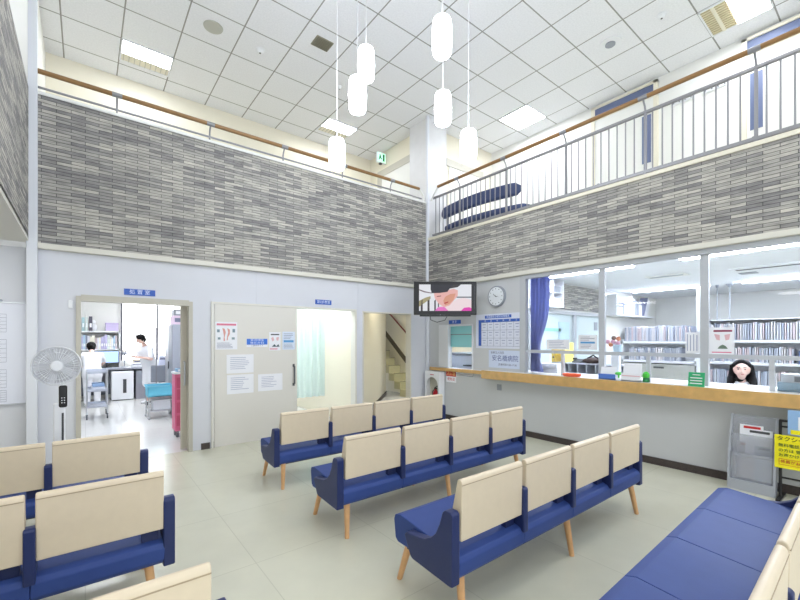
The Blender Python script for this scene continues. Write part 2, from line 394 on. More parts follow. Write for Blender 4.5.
# ================================================================== LIGHT FITTINGS
E_tro = emit('troffer_light', (244, 248, 255), 42)
def troffer(x0, x1, y0, y1, z, label, split, e=E_tro):
    t = thing('ceiling_light', label, 'ceiling light', ((x0 + x1) / 2, (y0 + y1) / 2, z - .03), group='recessed ceiling lights')
    mb = MB(); w = .02
    mb.box(x0, x1, y0, y0 + w, z - .02, z).box(x0, x1, y1 - w, y1, z - .02, z).box(x0, x0 + w, y0, y1, z - .02, z).box(x1 - w, x1, y0, y1, z - .02, z)
    mb.build('frame', M_white, t)
    if split == 'y':   # white tray first, louvre at the far side
        ym = y0 + (y1 - y0) * .62
        box('diffuser', x0 + w, x1 - w, y0 + w, ym, z - .012, z - .002, e, t)
        mb = MB().box(x0 + w, x1 - w, ym, y1 - w, z - .01, z - .002, M_cream)
        for k in range(9):
            xx = x0 + .05 + k * (x1 - x0 - .1) / 8; mb.box(xx - .004, xx + .004, ym, y1 - w, z - .018, z - .006, M_frame)
        mb.build('louvre', None, t)
    elif split == 'yn':
        ym = y0 + (y1 - y0) * .55
        box('diffuser', x0 + w, x1 - w, y0 + w, ym, z - .012, z - .002, e, t)
        mb = MB().box(x0 + w, x1 - w, ym, y1 - w, z - .01, z - .002, mat('louvre_cream', (226, 216, 186), .4))
        for k in range(12):
            xx = x0 + .05 + k * (x1 - x0 - .1) / 11; mb.box(xx - .005, xx + .005, ym, y1 - w, z - .02, z - .006, mat('louvre_edge', (196, 184, 150), .4))
        mb.box(x0 + w, x1 - w, (ym + y1) / 2 - .02, (ym + y1) / 2 + .02, z - .022, z - .006, M_cream)
        mb.build('louvre', None, t)
    else: box('diffuser', x0 + w, x1 - w, y0 + w, y1 - w, z - .012, z - .002, e, t)
    return t
Zc = 5.95
troffer(.42, 1.10, 7.155, 7.72, Zc, 'square recessed ceiling light above the upper back gallery, left one with cream louvre strip', 'y')
troffer(3.83, 4.51, 7.155, 7.72, Zc, 'square recessed ceiling light above the upper back gallery, behind the hanging lamps near the pillar', 'y')
troffer(6.55, 7.22, 4.43, 5.10, Zc, 'glaring round-looking ceiling light above the right gallery, over the blue sofa', '')
troffer(6.55, 7.22, 1.09, 1.76, Zc, 'recessed ceiling light with cream louvre at the top right above the gallery railing', 'yn')
for x, y in ((1.1, .4), (3.15, .4), (1.1, -2.2), (3.15, -2.2)):  # panels added out of view to brighten the hall
    troffer(x, x + .68, y, y + .67, Zc, 'added fill light in the unseen part of the hall ceiling', '', emit('fill_soft', (255, 255, 255), 12))
# reception strip lights (run along Y)
E_strip = emit('strip_light', (228, 238, 255), 64)
def strip(x, y0, y1, label, w=.16, z=2.62):
    t = thing('strip_light', label, 'ceiling light', (x, (y0 + y1) / 2, z - .05), group='long strip lights on the reception ceiling')
    box('housing', x - w / 2 - .02, x + w / 2 + .02, y0, y1, z - .02, z, M_white, t)
    box('diffuser', x - w / 2, x + w / 2, y0 + .01, y1 - .01, z - .04, z - .02, E_strip, t)
strip(6.35, 2.5, 4.0, 'strip light on the reception ceiling nearest the purple curtain')
strip(6.35, -.9, 1.9, 'long strip light on the reception ceiling, largest at the top right of the window')
strip(9.9, 2.7, 3.9, 'distant strip light on the reception ceiling above the left record shelves')
strip(9.9, -.8, 1.95, 'distant strip light on the reception ceiling above the right record shelves')
strip(6.3, 4.6, 5.7, 'added strip light brightening the small room behind the pick-up window')  # unseen strip set close to the window to brighten what stands there
# rooms behind wall A
for x, y, l in ((.3, 8.0, 'near the doorway'), (.3, 10.8, 'over the desk')):
    t = thing('ceiling_light', 'ceiling light of the treatment room ' + l, 'ceiling light', (x, y, 2.66))
    box('housing', x - .65, x + .65, y - .17, y + .17, 2.69, 2.72, M_white, t); box('diffuser', x - .6, x + .6, y - .14, y + .14, 2.67, 2.69, emit('room_light', (244, 248, 255), 40), t)
t = thing('ceiling_light', 'ceiling light of the examination room behind the green curtain', 'ceiling light', (3.3, 8.2, 2.66))
box('housing', 2.8, 3.8, 8.05, 8.35, 2.69, 2.72, M_white, t); box('diffuser', 2.85, 3.75, 8.08, 8.32, 2.67, 2.69, emit('exam_light', (244, 250, 255), 48), t)
t = thing('ceiling_light', 'added fill light of the examination room just inside its sliding door', 'ceiling light', (3.0, 6.7, 2.66))  # second lamp, added to brighten the room in front of the curtain
box('housing', 2.5, 3.5, 6.58, 6.82, 2.69, 2.72, M_white, t); box('diffuser', 2.53, 3.47, 6.6, 6.8, 2.67, 2.69, emit('exam_light', (244, 250, 255), 48), t)
t = thing('ceiling_light', 'ceiling light at the head of the stair lobby', 'ceiling light', (5.4, 6.9, 2.66))
box('housing', 5.1, 5.6, 6.75, 7.05, 2.69, 2.72, M_white, t); box('diffuser', 5.13, 5.57, 6.78, 7.02, 2.67, 2.69, emit('lobby_light', (255, 246, 220), 34), t)
for y in (1.5, 4.6, -1.0):
    t = thing('ceiling_light', 'round downlight in the ceiling of the left side aisle', 'ceiling light', (-1.6, y, 2.53), group='aisle downlights')
    MB().cone((-1.6, y, 2.545), (-1.6, y, 2.56), .34).build('housing', M_white, t); MB().cone((-1.6, y, 2.535), (-1.6, y, 2.545), .3).build('diffuser', emit('downlight', (255, 252, 244), 16), t)
# pendants
E_pen = emit('pendant_glow', (240, 246, 255), 27)
PEND = [(2.583, 2.65, 4.29, 'highest and largest'), (2.164, 3.439, 3.976, 'lower of the overlapping left pair of'), (2.375, 3.603, 4.469, 'upper of the overlapping left pair of'),
        (3.026, 3.09, 3.989, 'middle one in the right column of'), (3.325, 2.994, 3.639, 'rightmost, above the sofa end, of'), (2.243, 4.0, 3.606, 'lowest and leftmost, before the handrail, of')]
for x, y, z, w in PEND:
    lab = ('white cylindrical pendant lamp, ' + w + ' the hanging lamps') if 'of' in w.split()[-1:] else 'white cylindrical pendant lamp, highest and largest of the hanging cluster'
    t = thing('pendant_lamp', lab, 'pendant lamp', (x, y, z - .21), group='white pendant lamps in the hall')
    MB().lathe([(.055, -.175), (.076, -.165), (.086, -.14), (.092, 0), (.086, .13), (.076, .16), (.045, .175)], (x, y, z)).build('lamp_shade', E_pen, t)
    MB().cone((x, y, z + .172), (x, y, z + .195), .03, .012).build('lamp_cap', M_white, t)
    MB().cone((x, y, z + .19), (x, y, Zc), .0045, n=6).build('cord', mat('cord_grey', (215, 215, 218), .5), t)
    MB().cone((x, y, Zc - .03), (x, y, Zc), .06).build('canopy', M_white, t)

# ceiling fittings
tag(MB().lathe([(.13, .012), (.125, 0)], (1.43, 6.108, Zc - .012), mat('speaker_grey', (188, 188, 180), .7)).build('ceiling_speaker'), 'round grey ceiling speaker near the left back gallery light', 'speaker')
def detector(x, y, lab, r=.055):
    t = thing('smoke_detector', lab, 'smoke detector', (x, y, Zc - .05), group='small round ceiling detectors')
    MB().cone((x, y, Zc - .012), (x, y, Zc), r * 1.3).build('base', M_white, t); MB().cone((x, y, Zc - .045), (x, y, Zc - .012), r * .5, r).build('sensor', M_white, t)
    MB().cone((x, y, Zc - .05), (x, y, Zc - .045), r * .25).build('sensor_tip', M_dark, t)
detector(2.11, 6.15, 'small white smoke detector on the ceiling left of the square vent')
detector(3.512, 6.176, 'tiny smoke detector on the ceiling beside the lowest hanging lamp', .035)
detector(6.209, 2.076, 'small white smoke detector on the ceiling left of the top right louvred light', .05)
t = thing('ceiling_speaker', 'round white ceiling speaker with grey centre above the right gallery', 'speaker', (6.19, 2.75, Zc - .03))
MB().cone((6.19, 2.75, Zc - .015), (6.19, 2.75, Zc), .15, n=28).build('rim', M_white, t); MB().cone((6.19, 2.75, Zc - .03), (6.19, 2.75, Zc - .015), .07, n=20).build('centre', M_grey, t)
t = thing('ceiling_vent', 'square brown slatted air vent in the hall ceiling', 'air vent', (2.795, 5.43, Zc - .02))
box('frame', 2.66, 2.93, 5.32, 5.54, Zc - .012, Zc, mat('vent_brown', (150, 146, 130), .5), t)
mb = MB()
for k in range(8): mb.box(2.675, 2.915, 5.335 + k * .026, 5.345 + k * .026, Zc - .02, Zc - .012)
mb.build('slats', mat('vent_slat', (120, 116, 100), .5), t)
t = thing('exit_sign', 'green lit exit sign hanging from the ceiling left of the pillar', 'exit sign', (5.42, 7.6, 5.6))
MB().box(5.30, 5.55, 7.57, 7.63, 5.62, 5.86, bev=.008).build('sign_box', M_white, t)
box('lit_panel', 5.315, 5.535, 7.562, 7.57, 5.64, 5.84, emit('exit_green', (190, 240, 215), .9), t)
MB().ball((5.37, 7.558, 5.79), (.014, .004, .014)).prism([(5.36, 5.775), (5.39, 5.78), (5.40, 5.73), (5.43, 5.70), (5.415, 5.69), (5.38, 5.72), (5.36, 5.68), (5.335, 5.67), (5.345, 5.70)], 'y', 7.556, 7.562).box(5.45, 5.50, 7.556, 7.562, 5.66, 5.82).build('running_figure', mat('exit_dark', (20, 120, 80), .5), t)
MB().cone((5.42, 7.6, 5.86), (5.42, 7.6, 5.95), .012).build('bracket', M_white, t)
box('sensor', 5.38, 5.44, 7.575, 7.625, 5.585, 5.62, M_dark, t)

# ================================================================== GALLERY RAILINGS
t = thing('handrail', 'brown wooden handrail with steel lower rail on the grey stone parapet, upper back gallery', 'railing', (2.4, 5.95, 4.235))
MB().tube([(-.42, 5.90, 4.45), (5.13, 5.90, 4.45)], .027).build('wooden_rail', M_rail, t)
MB().tube([(-.42, 5.96, 4.30), (5.24, 5.96, 4.30)], .013).build('lower_rail', M_chrome, t)
for x in (.302, 1.349, 2.40, 3.447, 4.47): MB().tube([(x, 5.96, 4.235), (x, 5.96, 4.33), (x, 5.945, 4.38), (x, 5.905, 4.43)], .011).cone((x - .05, 5.90, 4.45), (x + .05, 5.90, 4.45), .0285).build('bracket', M_chrome, t)
MB().tube([(5.13, 5.90, 4.45), (5.26, 5.93, 4.36), (5.33, 5.95, 4.27)], .016).build('end_bend', M_wallw, t)
t = thing('railing', 'steel baluster railing with brown wooden handrail along the right gallery', 'railing', (5.42, 2.0, 3.51))
MB().tube([(5.35, -4, 4.455), (5.35, 5.60, 4.455)], .027).build('wooden_rail', M_rail, t)
MB().box(5.405, 5.445, -4, 5.82, 4.285, 4.315).build('top_rail', M_chrome, t)
MB().box(5.405, 5.445, -4, 5.82, 3.55, 3.585).build('bottom_rail', M_chrome, t)
y = 3.024 + 1.035 * 2
posts = [3.026 + 1.035 * k for k in range(-5, 3)]
for y in posts:
    MB().box(5.41, 5.44, y - .014, y + .014, 3.51, 4.32).tube([(5.425, y, 4.32), (5.41, y, 4.37), (5.36, y, 4.43)], .011).cone((5.35, y - .05, 4.455), (5.35, y + .05, 4.455), .0285).box(5.37, 5.47, y - .06, y + .06, 3.51, 3.525).build('post', M_chrome, t)
yy = 5.74
allb = []
while yy > -1.6:
    if min(abs(yy - p) for p in posts) > .04: allb.append(yy)
    yy -= .1035
bal = None
for yb in allb[:90]:
    if bal is None: bal = MB().cone((5.425, yb, 3.585), (5.425, yb, 4.285), .0085, n=8).build('baluster', M_chrome, t); y_first = yb
    else:
        c = bal.copy(); COL.objects.link(c); c.parent = t; c.location = bal.location + Vector((0, yb - y_first, 0))
MB().tube([(5.35, 5.60, 4.455), (5.37, 5.72, 4.36), (5.39, 5.84, 4.25)], .016).build('end_bend', M_wallw, t)
# sofa on the gallery (back towards the rail)
t = thing('sofa', 'long blue sofa with bowed back behind the gallery railing', 'sofa', (5.95, 4.95, 3.4))
def bow(y): return 5.63 + .16 * ((y - 4.98) / 1.0) ** 2
def loft(y0, y1, z0, z1, th, off, m, name, rz=.05):
    b = MB(); n = 24; bm = bmesh.new(); rings = []
    for k in range(n + 1):
        y = y0 + (y1 - y0) * k / n; e = min(1, (.5 - abs(k / n - .5)) * 12 + .45); x = bow(y) + off; zc = (z0 + z1) / 2; h = (z1 - z0) / 2 * e; w = th / 2 * e
        rings.append([bm.verts.new((x + w * math.copysign(abs(math.cos(a)) ** .5, math.cos(a)), y, zc + h * math.copysign(abs(math.sin(a)) ** .5, math.sin(a)))) for a in [2 * PI * q / 16 for q in range(16)]])
    for A, B in zip(rings, rings[1:]):
        for q in range(16): bm.faces.new((A[q], A[(q + 1) % 16], B[(q + 1) % 16], B[q]))
    bm.faces.new(rings[0]); bm.faces.new(rings[-1][::-1]); bmesh.ops.recalc_face_normals(bm, faces=bm.faces[:])
    b._merge(bm, m, True); return b.build(name, None, t)
M_sofa = mat('sofa_blue', (66, 80, 120), .6, noise=.05, nscale=20)
loft(4.03, 5.90, 3.95, 4.17, .12, 0, M_sofa, 'backrest')
loft(3.90, 5.84, 3.68, 3.80, .34, .12, M_sofa, 'seat')
for yy in (4.2, 5.0, 5.7):
    MB().tube([(bow(yy) + .02, yy, 3.4), (bow(yy) + .02, yy, 4.0)], .018).build('leg', M_chrome, t); MB().tube([(bow(yy) + .24, yy, 3.4), (bow(yy) + .24, yy, 3.7)], .018).build('leg', M_chrome, t)
# hooks high on the gallery wall
for y, lab in ((2.25, 'left'), (1.82, 'right')):
    t = thing('coat_rack', 'small rack of hooks on the gallery wall between the doors, %s one' % lab, 'coat rack', (7.6, y, 5.35))
    box('board', 7.62, 7.64, y - .16, y + .16, 5.36, 5.41, M_white, t)
    for k in range(4): MB().tube([(7.62, y - .12 + .08 * k, 5.385), (7.57, y - .12 + .08 * k, 5.38), (7.56, y - .12 + .08 * k, 5.42)], .009).build('hook', M_grey, t)

# ================================================================== COUNTER
t = thing('reception_counter', 'long reception counter with white top and thick oak edge', 'counter', (5.3, 1.6, .84))
MB().box(5.20, 5.215, -4, 4.40, .85, .985, M_count).box(5.215, 5.5, 4.385, 4.40, .85, .985, M_count).build('oak_edge', None, t)
box('counter_top', 5.215, 5.95, -4, 4.385, .86, .983, M_ctop, t)
t = thing('ledge', 'narrow oak ledge under the pick-up window', 'ledge', (5.37, 5.1, .9))
box('oak_edge', 5.315, 5.33, 4.405, 5.80, .905, .965, M_count, t); box('ledge_top', 5.33, 5.50, 4.405, 5.80, .93, .965, M_ctop, t)
tag(box('switch_plate', 5.368, 5.38, 4.12, 4.21, .66, .76, M_grey, bev=.004), 'small grey outlet plate on the wall below the counter edge', 'outlet')

# ================================================================== BENCHES
def make_bench(label):
    t = thing('waiting_bench', label, 'bench', (0, 0, 0), 0, 'four-seat waiting benches')
    prof = [(0, .235), (0, .60), (.014, .615), (.055, .615), (.072, .60), (.095, .53), (.125, .47), (.165, .43), (.22, .402), (.30, .39), (.37, .385), (.388, .365), (.335, .262), (.315, .25), (.02, .232)]
    for x0 in (0, 2.306): MB().prism(prof, 'x', x0, x0 + .058, None, .007).build('armrest', M_navy, t, True)
    for k in range(4):
        x0 = .064 + k * .568
        MB().prism([(.02, .25), (0.002, .275), (.0, .34), (.015, .365), (.05, .378), (.50, .425), (.55, .41), (.56, .38), (.545, .27), (.52, .25)], 'x', x0 - .008, x0 + .559, None, .006).build('seat', M_seat, t, True)
        MB().prism([(.006, .443), (.0, .75), (.008, .764), (.022, .769), (.036, .762), (.07, .615), (.10, .455)], 'x', x0 + .010, x0 + .541, None, .008, 3).build('backrest', M_beige, t, True)
        MB().box(x0 + .012, x0 + .539, -.002, .004, .738, .742).build('piping', mat('piping_tan', (176, 158, 132), .5), t, True)
        MB().box(x0 + .44, x0 + .52, .05, .085, .375, .46).build('back_support', M_navy, t, True)
        if k < 3: MB().prism([(-.012, .34), (-.012, .598), (-.002, .608), (.045, .608), (.06, .59), (.10, .50), (.12, .36)], 'x', x0 + .535, x0 + .580, None, .007).build('backrest_post', M_navy, t, True)
    for x in (.115, 1.19, 2.24):
        dx = -.025 if x < 1 else (.025 if x > 2 else 0)
        MB().cone((x, .055, .26), (x + dx, .01, 0), .024, .017).build('leg', M_legw, t, True)
        MB().cone((x, .47, .26), (x + dx, .545, 0), .024, .017).build('leg', M_legw, t, True)
    MB().box(.08, 2.27, .08, .12, .225, .255).box(.08, 2.27, .42, .46, .225, .255).build('under_frame', M_dark, t, True)
    return t
b0 = make_bench('navy and beige four-seat bench, farthest one in the middle block, by the sliding door')
b0.location = (1.46, 3.85, 0)
BL = [((1.46, 2.60, 0), 0, 'navy and beige four-seat bench, second from the sliding door in the middle block'),
      ((1.46, 1.425, 0), 0, 'navy and beige four-seat bench, nearest of the three seen whole from behind'),
      ((1.35, .238, 0), R(1.7), 'navy bench at the lower right, blue seats seen from above, by the magazine rack'),
      ((-1.965, 3.77, 0), 0, 'left bench of the far row, in front of the white fan'),
      ((-1.965, 2.555, 0), 0, 'left bench in the second row, its navy end post standing clear of the panels'),
      ((-1.985, 1.40, 0), 0, 'bench at the bottom left of which only one beige backrest shows')]
for loc, rz, lab in BL: copy_tree(b0, loc, lab, None, rz)

# ================================================================== WALL A FITTINGS
def signA(name, label, cat, x0, x1, z0, z1, m, y=5.94, th=.012, group=None, bev=0):
    t = thing(name, label, cat, ((x0 + x1) / 2, y, z0), 0, group)
    box('panel', x0, x1, y - th, y, z0, z1, m, t, bev); return t
def bars(parent, side, x0, x1, z0, z1, n, face, m, name='text_lines', seed=0, hh=.35, full=False):
    rr = random.Random(seed); b = MB(); dz = (z1 - z0) / n
    for k in range(n):
        zc = z1 - (k + .5) * dz; L = (x1 - x0) * (1 if full else rr.uniform(.55, 1))
        if side == 'A': b.box(x0, x0 + L, face - .001, face, zc - dz * hh / 2, zc + dz * hh / 2)
        else: b.box(face - .001, face, x1, x1 - L, zc - dz * hh / 2, zc + dz * hh / 2)
    return b.build(name, m, parent)
s = signA('door_sign', 'small blue sign with three white characters above the open treatment room doorway', 'sign', .372, .70, 2.05, 2.125, M_blue)
text('処 置 室', .062, M_textw, s, (.536, 5.9275, 2.0875), 'A')
s = signA('door_sign', 'small blue sign with white characters above the sliding door opening', 'sign', 2.93, 3.22, 2.075, 2.15, M_blue)
text('第2診察室', .054, M_textw, s, (3.075, 5.9275, 2.1125), 'A')
# left notice board
t = thing('notice_board', 'white notice board with printed tables under a red heading at the far left', 'notice board', (-1.1, 5.94, .81))
box('board', -1.75, -.475, 5.925, 5.94, .81, 1.89, mat('notice_white', (232, 235, 246), .4), t)
MB().box(-1.75, -.46, 5.915, 5.94, 1.885, 1.90).box(-1.75, -.46, 5.915, 5.94, .80, .815).box(-.475, -.46, 5.915, 5.94, .80, 1.90).build('frame', M_alu, t)
box('red_heading', -1.6, -.74, 5.922, 5.925, 1.835, 1.865, M_red, t)
mb = MB()
for q, (za, zb) in enumerate(((1.77, 1.58), (1.50, 1.26), (1.18, .99), (.96, .84))):
    for k in range(6): 
        z = za - (za - zb) * k / 5; mb.box(-1.6, -.66, 5.923, 5.925, z - .0015, z + .0015)
    for k in range(7): x = -1.6 + .94 * k / 6; mb.box(x - .001, x + .001, 5.923, 5.925, zb, za)
    mb.box(-1.6, -.9 + .05 * q, 5.923, 5.925, za + .02, za + .03)
    for k in range(5):
        for j in range(6):
            z = za - (za - zb) * (k + .5) / 5; x = -1.6 + .94 * j / 6; mb.box(x + .03, x + .11, 5.923, 5.925, z - .004, z + .004)
mb.build('printed_tables', mat('print_grey', (150, 154, 170), .6), t)
MB().cone((-.70, 5.91, 1.915), (-.70, 5.94, 1.915), .012).build('hook', M_grey, t)
# small wall button near the doorway
tag(box('wall_switch', -.155, -.115, 5.925, 5.94, 1.86, 1.95, M_white, bev=.004), 'small white switch beside the treatment room door frame', 'switch')
# sliding doors
t = thing('sliding_door', 'wide beige sliding door covered with notices', 'door', (2.0, 5.93, 0))
MB().box(1.40, 2.605, 5.905, 5.935, .012, 1.99, bev=.003).build('door_panel', M_door, t)
MB().tube([(2.545, 5.90, 1.10), (2.545, 5.865, 1.08), (2.545, 5.865, .82), (2.545, 5.90, .80)], .013).box(2.53, 2.56, 5.895, 5.905, 1.075, 1.12).box(2.53, 2.56, 5.895, 5.905, .78, .825).build('door_handle', mat('handle_dark', (110, 112, 116), .3, metal=.7), t)
t = thing('sliding_door', 'beige sliding door pushed open at the right side of the treatment room doorway', 'door', (1.03, 6.1, 0))
MB().box(1.015, 1.09, 6.08, 6.115, .012, 1.955, bev=.003).build('door_panel', mat('door_beige', (196, 190, 176), .45), t)
MB().tube([(1.055, 6.08, 1.2), (1.055, 6.045, 1.18), (1.055, 6.045, .9), (1.055, 6.08, .88)], .012).build('door_handle', M_alu, t)
yd = 5.905
def notice(label, x0, x1, z0, z1, m=M_paper): return signA('paper_notice', label, 'notice', x0, x1, z0, z1, m, yd, .003, 'paper notices on the sliding door')
n = notice('tall poster with red heading and two red legs, top left of the sliding door', 1.40 + .01, 1.70, 1.36, 1.745)
bars(n, 'A', 1.425, 1.685, 1.695, 1.725, 1, yd - .003, mat('pink_red', (220, 120, 146), .5), 'heading', hh=.9, full=True)
MB().prism([(1.50, 1.66), (1.53, 1.65), (1.545, 1.60), (1.53, 1.53), (1.535, 1.48), (1.515, 1.48), (1.52, 1.55), (1.51, 1.61)], 'y', yd - .004, yd - .003).prism([(1.565, 1.66), (1.60, 1.64), (1.60, 1.58), (1.575, 1.53), (1.57, 1.49), (1.555, 1.49), (1.565, 1.55), (1.575, 1.60)], 'y', yd - .004, yd - .003).build('red_figures', mat('limb_red', (222, 160, 150), .5), n)
for q_ in ((1.43, 1.465, 1.60, 1.64), (1.635, 1.67, 1.60, 1.65), (1.44, 1.475, 1.50, 1.53), (1.625, 1.665, 1.50, 1.53)): box('side_picture', q_[0], q_[1], yd - .004, yd - .003, q_[2], q_[3], mat('pic_grey', (130, 150, 160), .6), n)
bars(n, 'A', 1.43, 1.68, 1.375, 1.46, 5, yd - .003, M_text, seed=3, hh=.3)
n = notice('blue and white notice in the middle of the sliding door', 1.83, 2.135, 1.39, 1.51)
box('blue_field', 1.832, 2.133, yd - .004, yd - .003, 1.425, 1.51, mat('bright_blue', (60, 120, 220), .4), n)
text('第2診察室', .04, M_textw, n, (1.983, yd - .0045, 1.49), 'A', sx=1.1); text('整形外科', .04, M_textw, n, (1.983, yd - .0045, 1.447), 'A', sx=1.3)
text('ご案内中です', .026, M_text, n, (1.983, yd - .0035, 1.408), 'A', sx=1.2)
n = notice('small white poster with pink picture and dark heading right of the blue notice', 2.16, 2.335, 1.335, 1.61)
bars(n, 'A', 2.185, 2.315, 1.56, 1.59, 1, yd - .003, M_dark, 'heading', hh=.6, full=True)
MB().prism([(2.19, 1.52), (2.22, 1.54), (2.24, 1.49), (2.21, 1.47)], 'y', yd - .004, yd - .003).prism([(2.27, 1.53), (2.31, 1.54), (2.30, 1.48), (2.27, 1.49)], 'y', yd - .004, yd - .003).build('pink_pictures', mat('soft_pink', (228, 186, 192), .5), n)
MB().prism([(2.20, 1.39), (2.24, 1.43), (2.27, 1.40), (2.30, 1.43), (2.32, 1.39)], 'y', yd - .004, yd - .003).build('dark_picture', mat('teal_dark', (70, 90, 100), .5), n)
bars(n, 'A', 2.17, 2.30, 1.345, 1.375, 2, yd - .003, mat('pink_red', (214, 90, 120), .5), hh=.5)
n = notice('pale blue notice with a blue band at the right edge of the sliding door', 2.365, 2.565, 1.345, 1.62, mat('pale_blue_paper', (222, 232, 248), .6))
box('blue_band', 2.385, 2.545, yd - .004, yd - .003, 1.455, 1.49, mat('band_blue', (90, 160, 215), .4), n); bars(n, 'A', 2.385, 2.545, 1.36, 1.44, 4, yd - .003, M_text, seed=5, hh=.25); bars(n, 'A', 2.385, 2.545, 1.50, 1.60, 4, yd - .003, M_text, seed=6, hh=.25)
for x0, x1, z0, z1, l in ((1.555, 1.93, 1.02, 1.285, 'upper of the two stacked white sheets at the left of the sliding door'), (1.56, 1.93, .728, .998, 'lower of the two stacked white sheets at the left of the sliding door'), (1.995, 2.366, .735, .985, 'single white sheet level with the lower left one on the sliding door')):
    n = notice(l, x0, x1, z0, z1); bars(n, 'A', x0 + .05, x1 - .06, z0 + .05, z1 - .03, 7, yd - .003, mat('faint_print', (182, 186, 205), .6), seed=int(x0 * 100), hh=.3)

# fan
fx, fy = -.19, 4.8
t = thing('electric_fan', 'white standing electric fan in front of the back wall, left of the doorway', 'fan', (fx, fy, 0))
MB().lathe([(.19, 0), (.19, .02), (.15, .035), (.05, .05)], (fx, fy, 0)).build('base', M_white, t)
MB().box(fx - .04, fx + .045, fy - .03, fy + .03, .04, .92, bev=.015).build('pole', M_white, t)
MB().box(fx + .0, fx + .06, fy - .045, fy - .01, .88, 1.08, bev=.014).build('control_panel', M_black, t)
mb = MB()
for i in range(3):
    for j in range(2): mb.box(fx + .018 + .018 * j, fx + .026 + .018 * j, fy - .047, fy - .044, .92 + .022 * i, .928 + .022 * i)
mb.build('buttons', M_white, t)
box('pole_slot', fx + .02, fx + .035, fy - .033, fy - .028, .58, .83, M_dark, t)
fd = Vector((-(-.02), -1, 0)).normalized()   # the head faces the hall
hc = Vector((fx - .01, fy - .12, 1.265)); q = fd.to_track_quat('Z', 'Y').to_matrix().to_4x4()
def fanpart(name, m, fn):
    b = MB(); fn(b); b.xf(Matrix.Translation(hc) @ q); return b.build(name, m, t)
fanpart('motor', M_white, lambda b: b.lathe([(.03, -.16), (.06, -.15), (.065, -.06), (.05, -.04)], (0, 0, 0)))
def blades(b):
    for k in range(5):
        a = 2 * PI * k / 5
        def f(u, v, a=a):
            r = .035 + .118 * u; w = (.25 + .5 * u) * (v - .5) * 1.4; return (r * math.cos(a + w), r * math.sin(a + w), (v - .5) * .05)
        b.sheet(f, 6, 5)
fanpart('blades', milky('fan_blade', (232, 234, 238), .35), blades)
fanpart('hub', M_white, lambda b: b.lathe([(.03, .05), (.042, .045), (.045, .03)], (0, 0, 0)).cone((0, 0, -.03), (0, 0, .02), .03))
def guard(b):
    for rr_, z in ((.168, 0), (.12, .045), (.05, .055), (.12, -.045)):
        n = 36
        for k in range(n):
            a0, a1 = 2 * PI * k / n, 2 * PI * (k + 1) / n
            b.cone((rr_ * math.cos(a0), rr_ * math.sin(a0), z), (rr_ * math.cos(a1), rr_ * math.sin(a1), z), .003 if rr_ == .168 else .001, n=5)
    for k in range(40):
        a = 2 * PI * k / 40; c, s_ = math.cos(a), math.sin(a)
        b.tube([(.045 * c, .045 * s_, .062), (.12 * c, .12 * s_, .047), (.168 * c, .168 * s_, .0)], .0009, n=4)
        if k % 2 == 0: b.tube([(.06 * c, .06 * s_, -.065), (.12 * c, .12 * s_, -.05), (.168 * c, .168 * s_, 0)], .0009, n=4)
fanpart('guard', M_white, guard)
fanpart('guard_ring', milky('ring_clear', (236, 238, 242), .75), lambda b: b.lathe([(.172, -.02), (.175, 0), (.172, .02), (.166, .02), (.166, -.02)], (0, 0, 0), n=48))
MB().cone((fx + .02, fy, .92), (fx + .01, fy - .0, 1.22), .022, .02).build('neck', M_white, t)

# ================================================================== WALL B FITTINGS
def signB(name, label, cat, yl, yr, z0, z1, m, x=XB, th=.012, group=None, bev=0):
    t = thing(name, label, cat, (x, (yl + yr) / 2, z0), 0, group)
    box('panel', x - th, x, yr, yl, z0, z1, m, t, bev); return t
# clock
cy, cz = 4.205, 2.215
t = thing('wall_clock', 'round white wall clock with grey rim beside the television', 'clock', (5.38, cy, cz - .17))
mb = MB().cone((5.34, cy, cz), (5.38, cy, cz), .172, .175, n=40); mb.build('case', M_grey, t)
MB().cone((5.335, cy, cz), (5.342, cy, cz), .152, n=40).build('dial', mat('dial', (232, 236, 240), .4), t)
mb = MB()
for k in range(12):
    a = 2 * PI * k / 12; mb.ball((5.334, cy + .125 * math.sin(a), cz + .125 * math.cos(a)), (.002, .008, .008), n=5)
mb.build('hour_marks', M_dark, t)
def hand(a, L, w, nm):   # clockwise from 12, seen from the hall (right is -Y)
    d = Vector((0, -math.sin(a), math.cos(a))); c = Vector((5.331, cy, cz)); MB().cone(c - d * .015, c + d * L, w, w * .5, n=6).build(nm, M_black, t)
hand(R(308), .07, .006, 'hour_hand'); hand(R(100), .05, .004, 'minute_hand')
# timetable
t = signB('timetable_board', 'white consultation timetable with blue heading and side column on the right wall', 'notice board', 4.66, 3.72, 1.35, 1.93, mat('board_white', (226, 230, 244), .4))
fcx = 5.368
MB().box(fcx - .003, fcx, 3.92, 4.46, 1.855, 1.905, bev=.001).build('heading', M_blue, t); text('北部整形診療受付時間表', .043, M_textw, t, (fcx - .004, 4.19, 1.88), 'B')
box('day_row', fcx - .003, fcx, 3.74, 4.60, 1.79, 1.835, M_blue, t); 
for k, ch in enumerate('月火水木金土'): text(ch, .036, M_textw, t, (fcx - .004, 4.45 - k * .125, 1.8125), 'B')
box('side_column', fcx - .003, fcx, 4.54, 4.60, 1.39, 1.79, M_blue, t)
mb = MB()
for k in range(7): y = 4.54 - k * .133; mb.box(fcx - .002, fcx, y - .002, y + .002, 1.39, 1.79)
for k in range(4): z = 1.39 + k * .133; mb.box(fcx - .002, fcx, 3.74, 4.54, z - .002, z + .002)
mb.build('grid_lines', M_text, t)
mb = MB(); rr = random.Random(4)
for i in range(6):
    for j in range(3):
        y = 4.54 - i * .133 - .03; z = 1.39 + j * .133 + .09
        mb.box(fcx - .002, fcx, y - .07, y, z, z + .012); mb.box(fcx - .002, fcx, y - .06, y - .01, z - .045, z - .035)
mb.build('entries', mat('entry_grey', (160, 165, 195), .6), t)
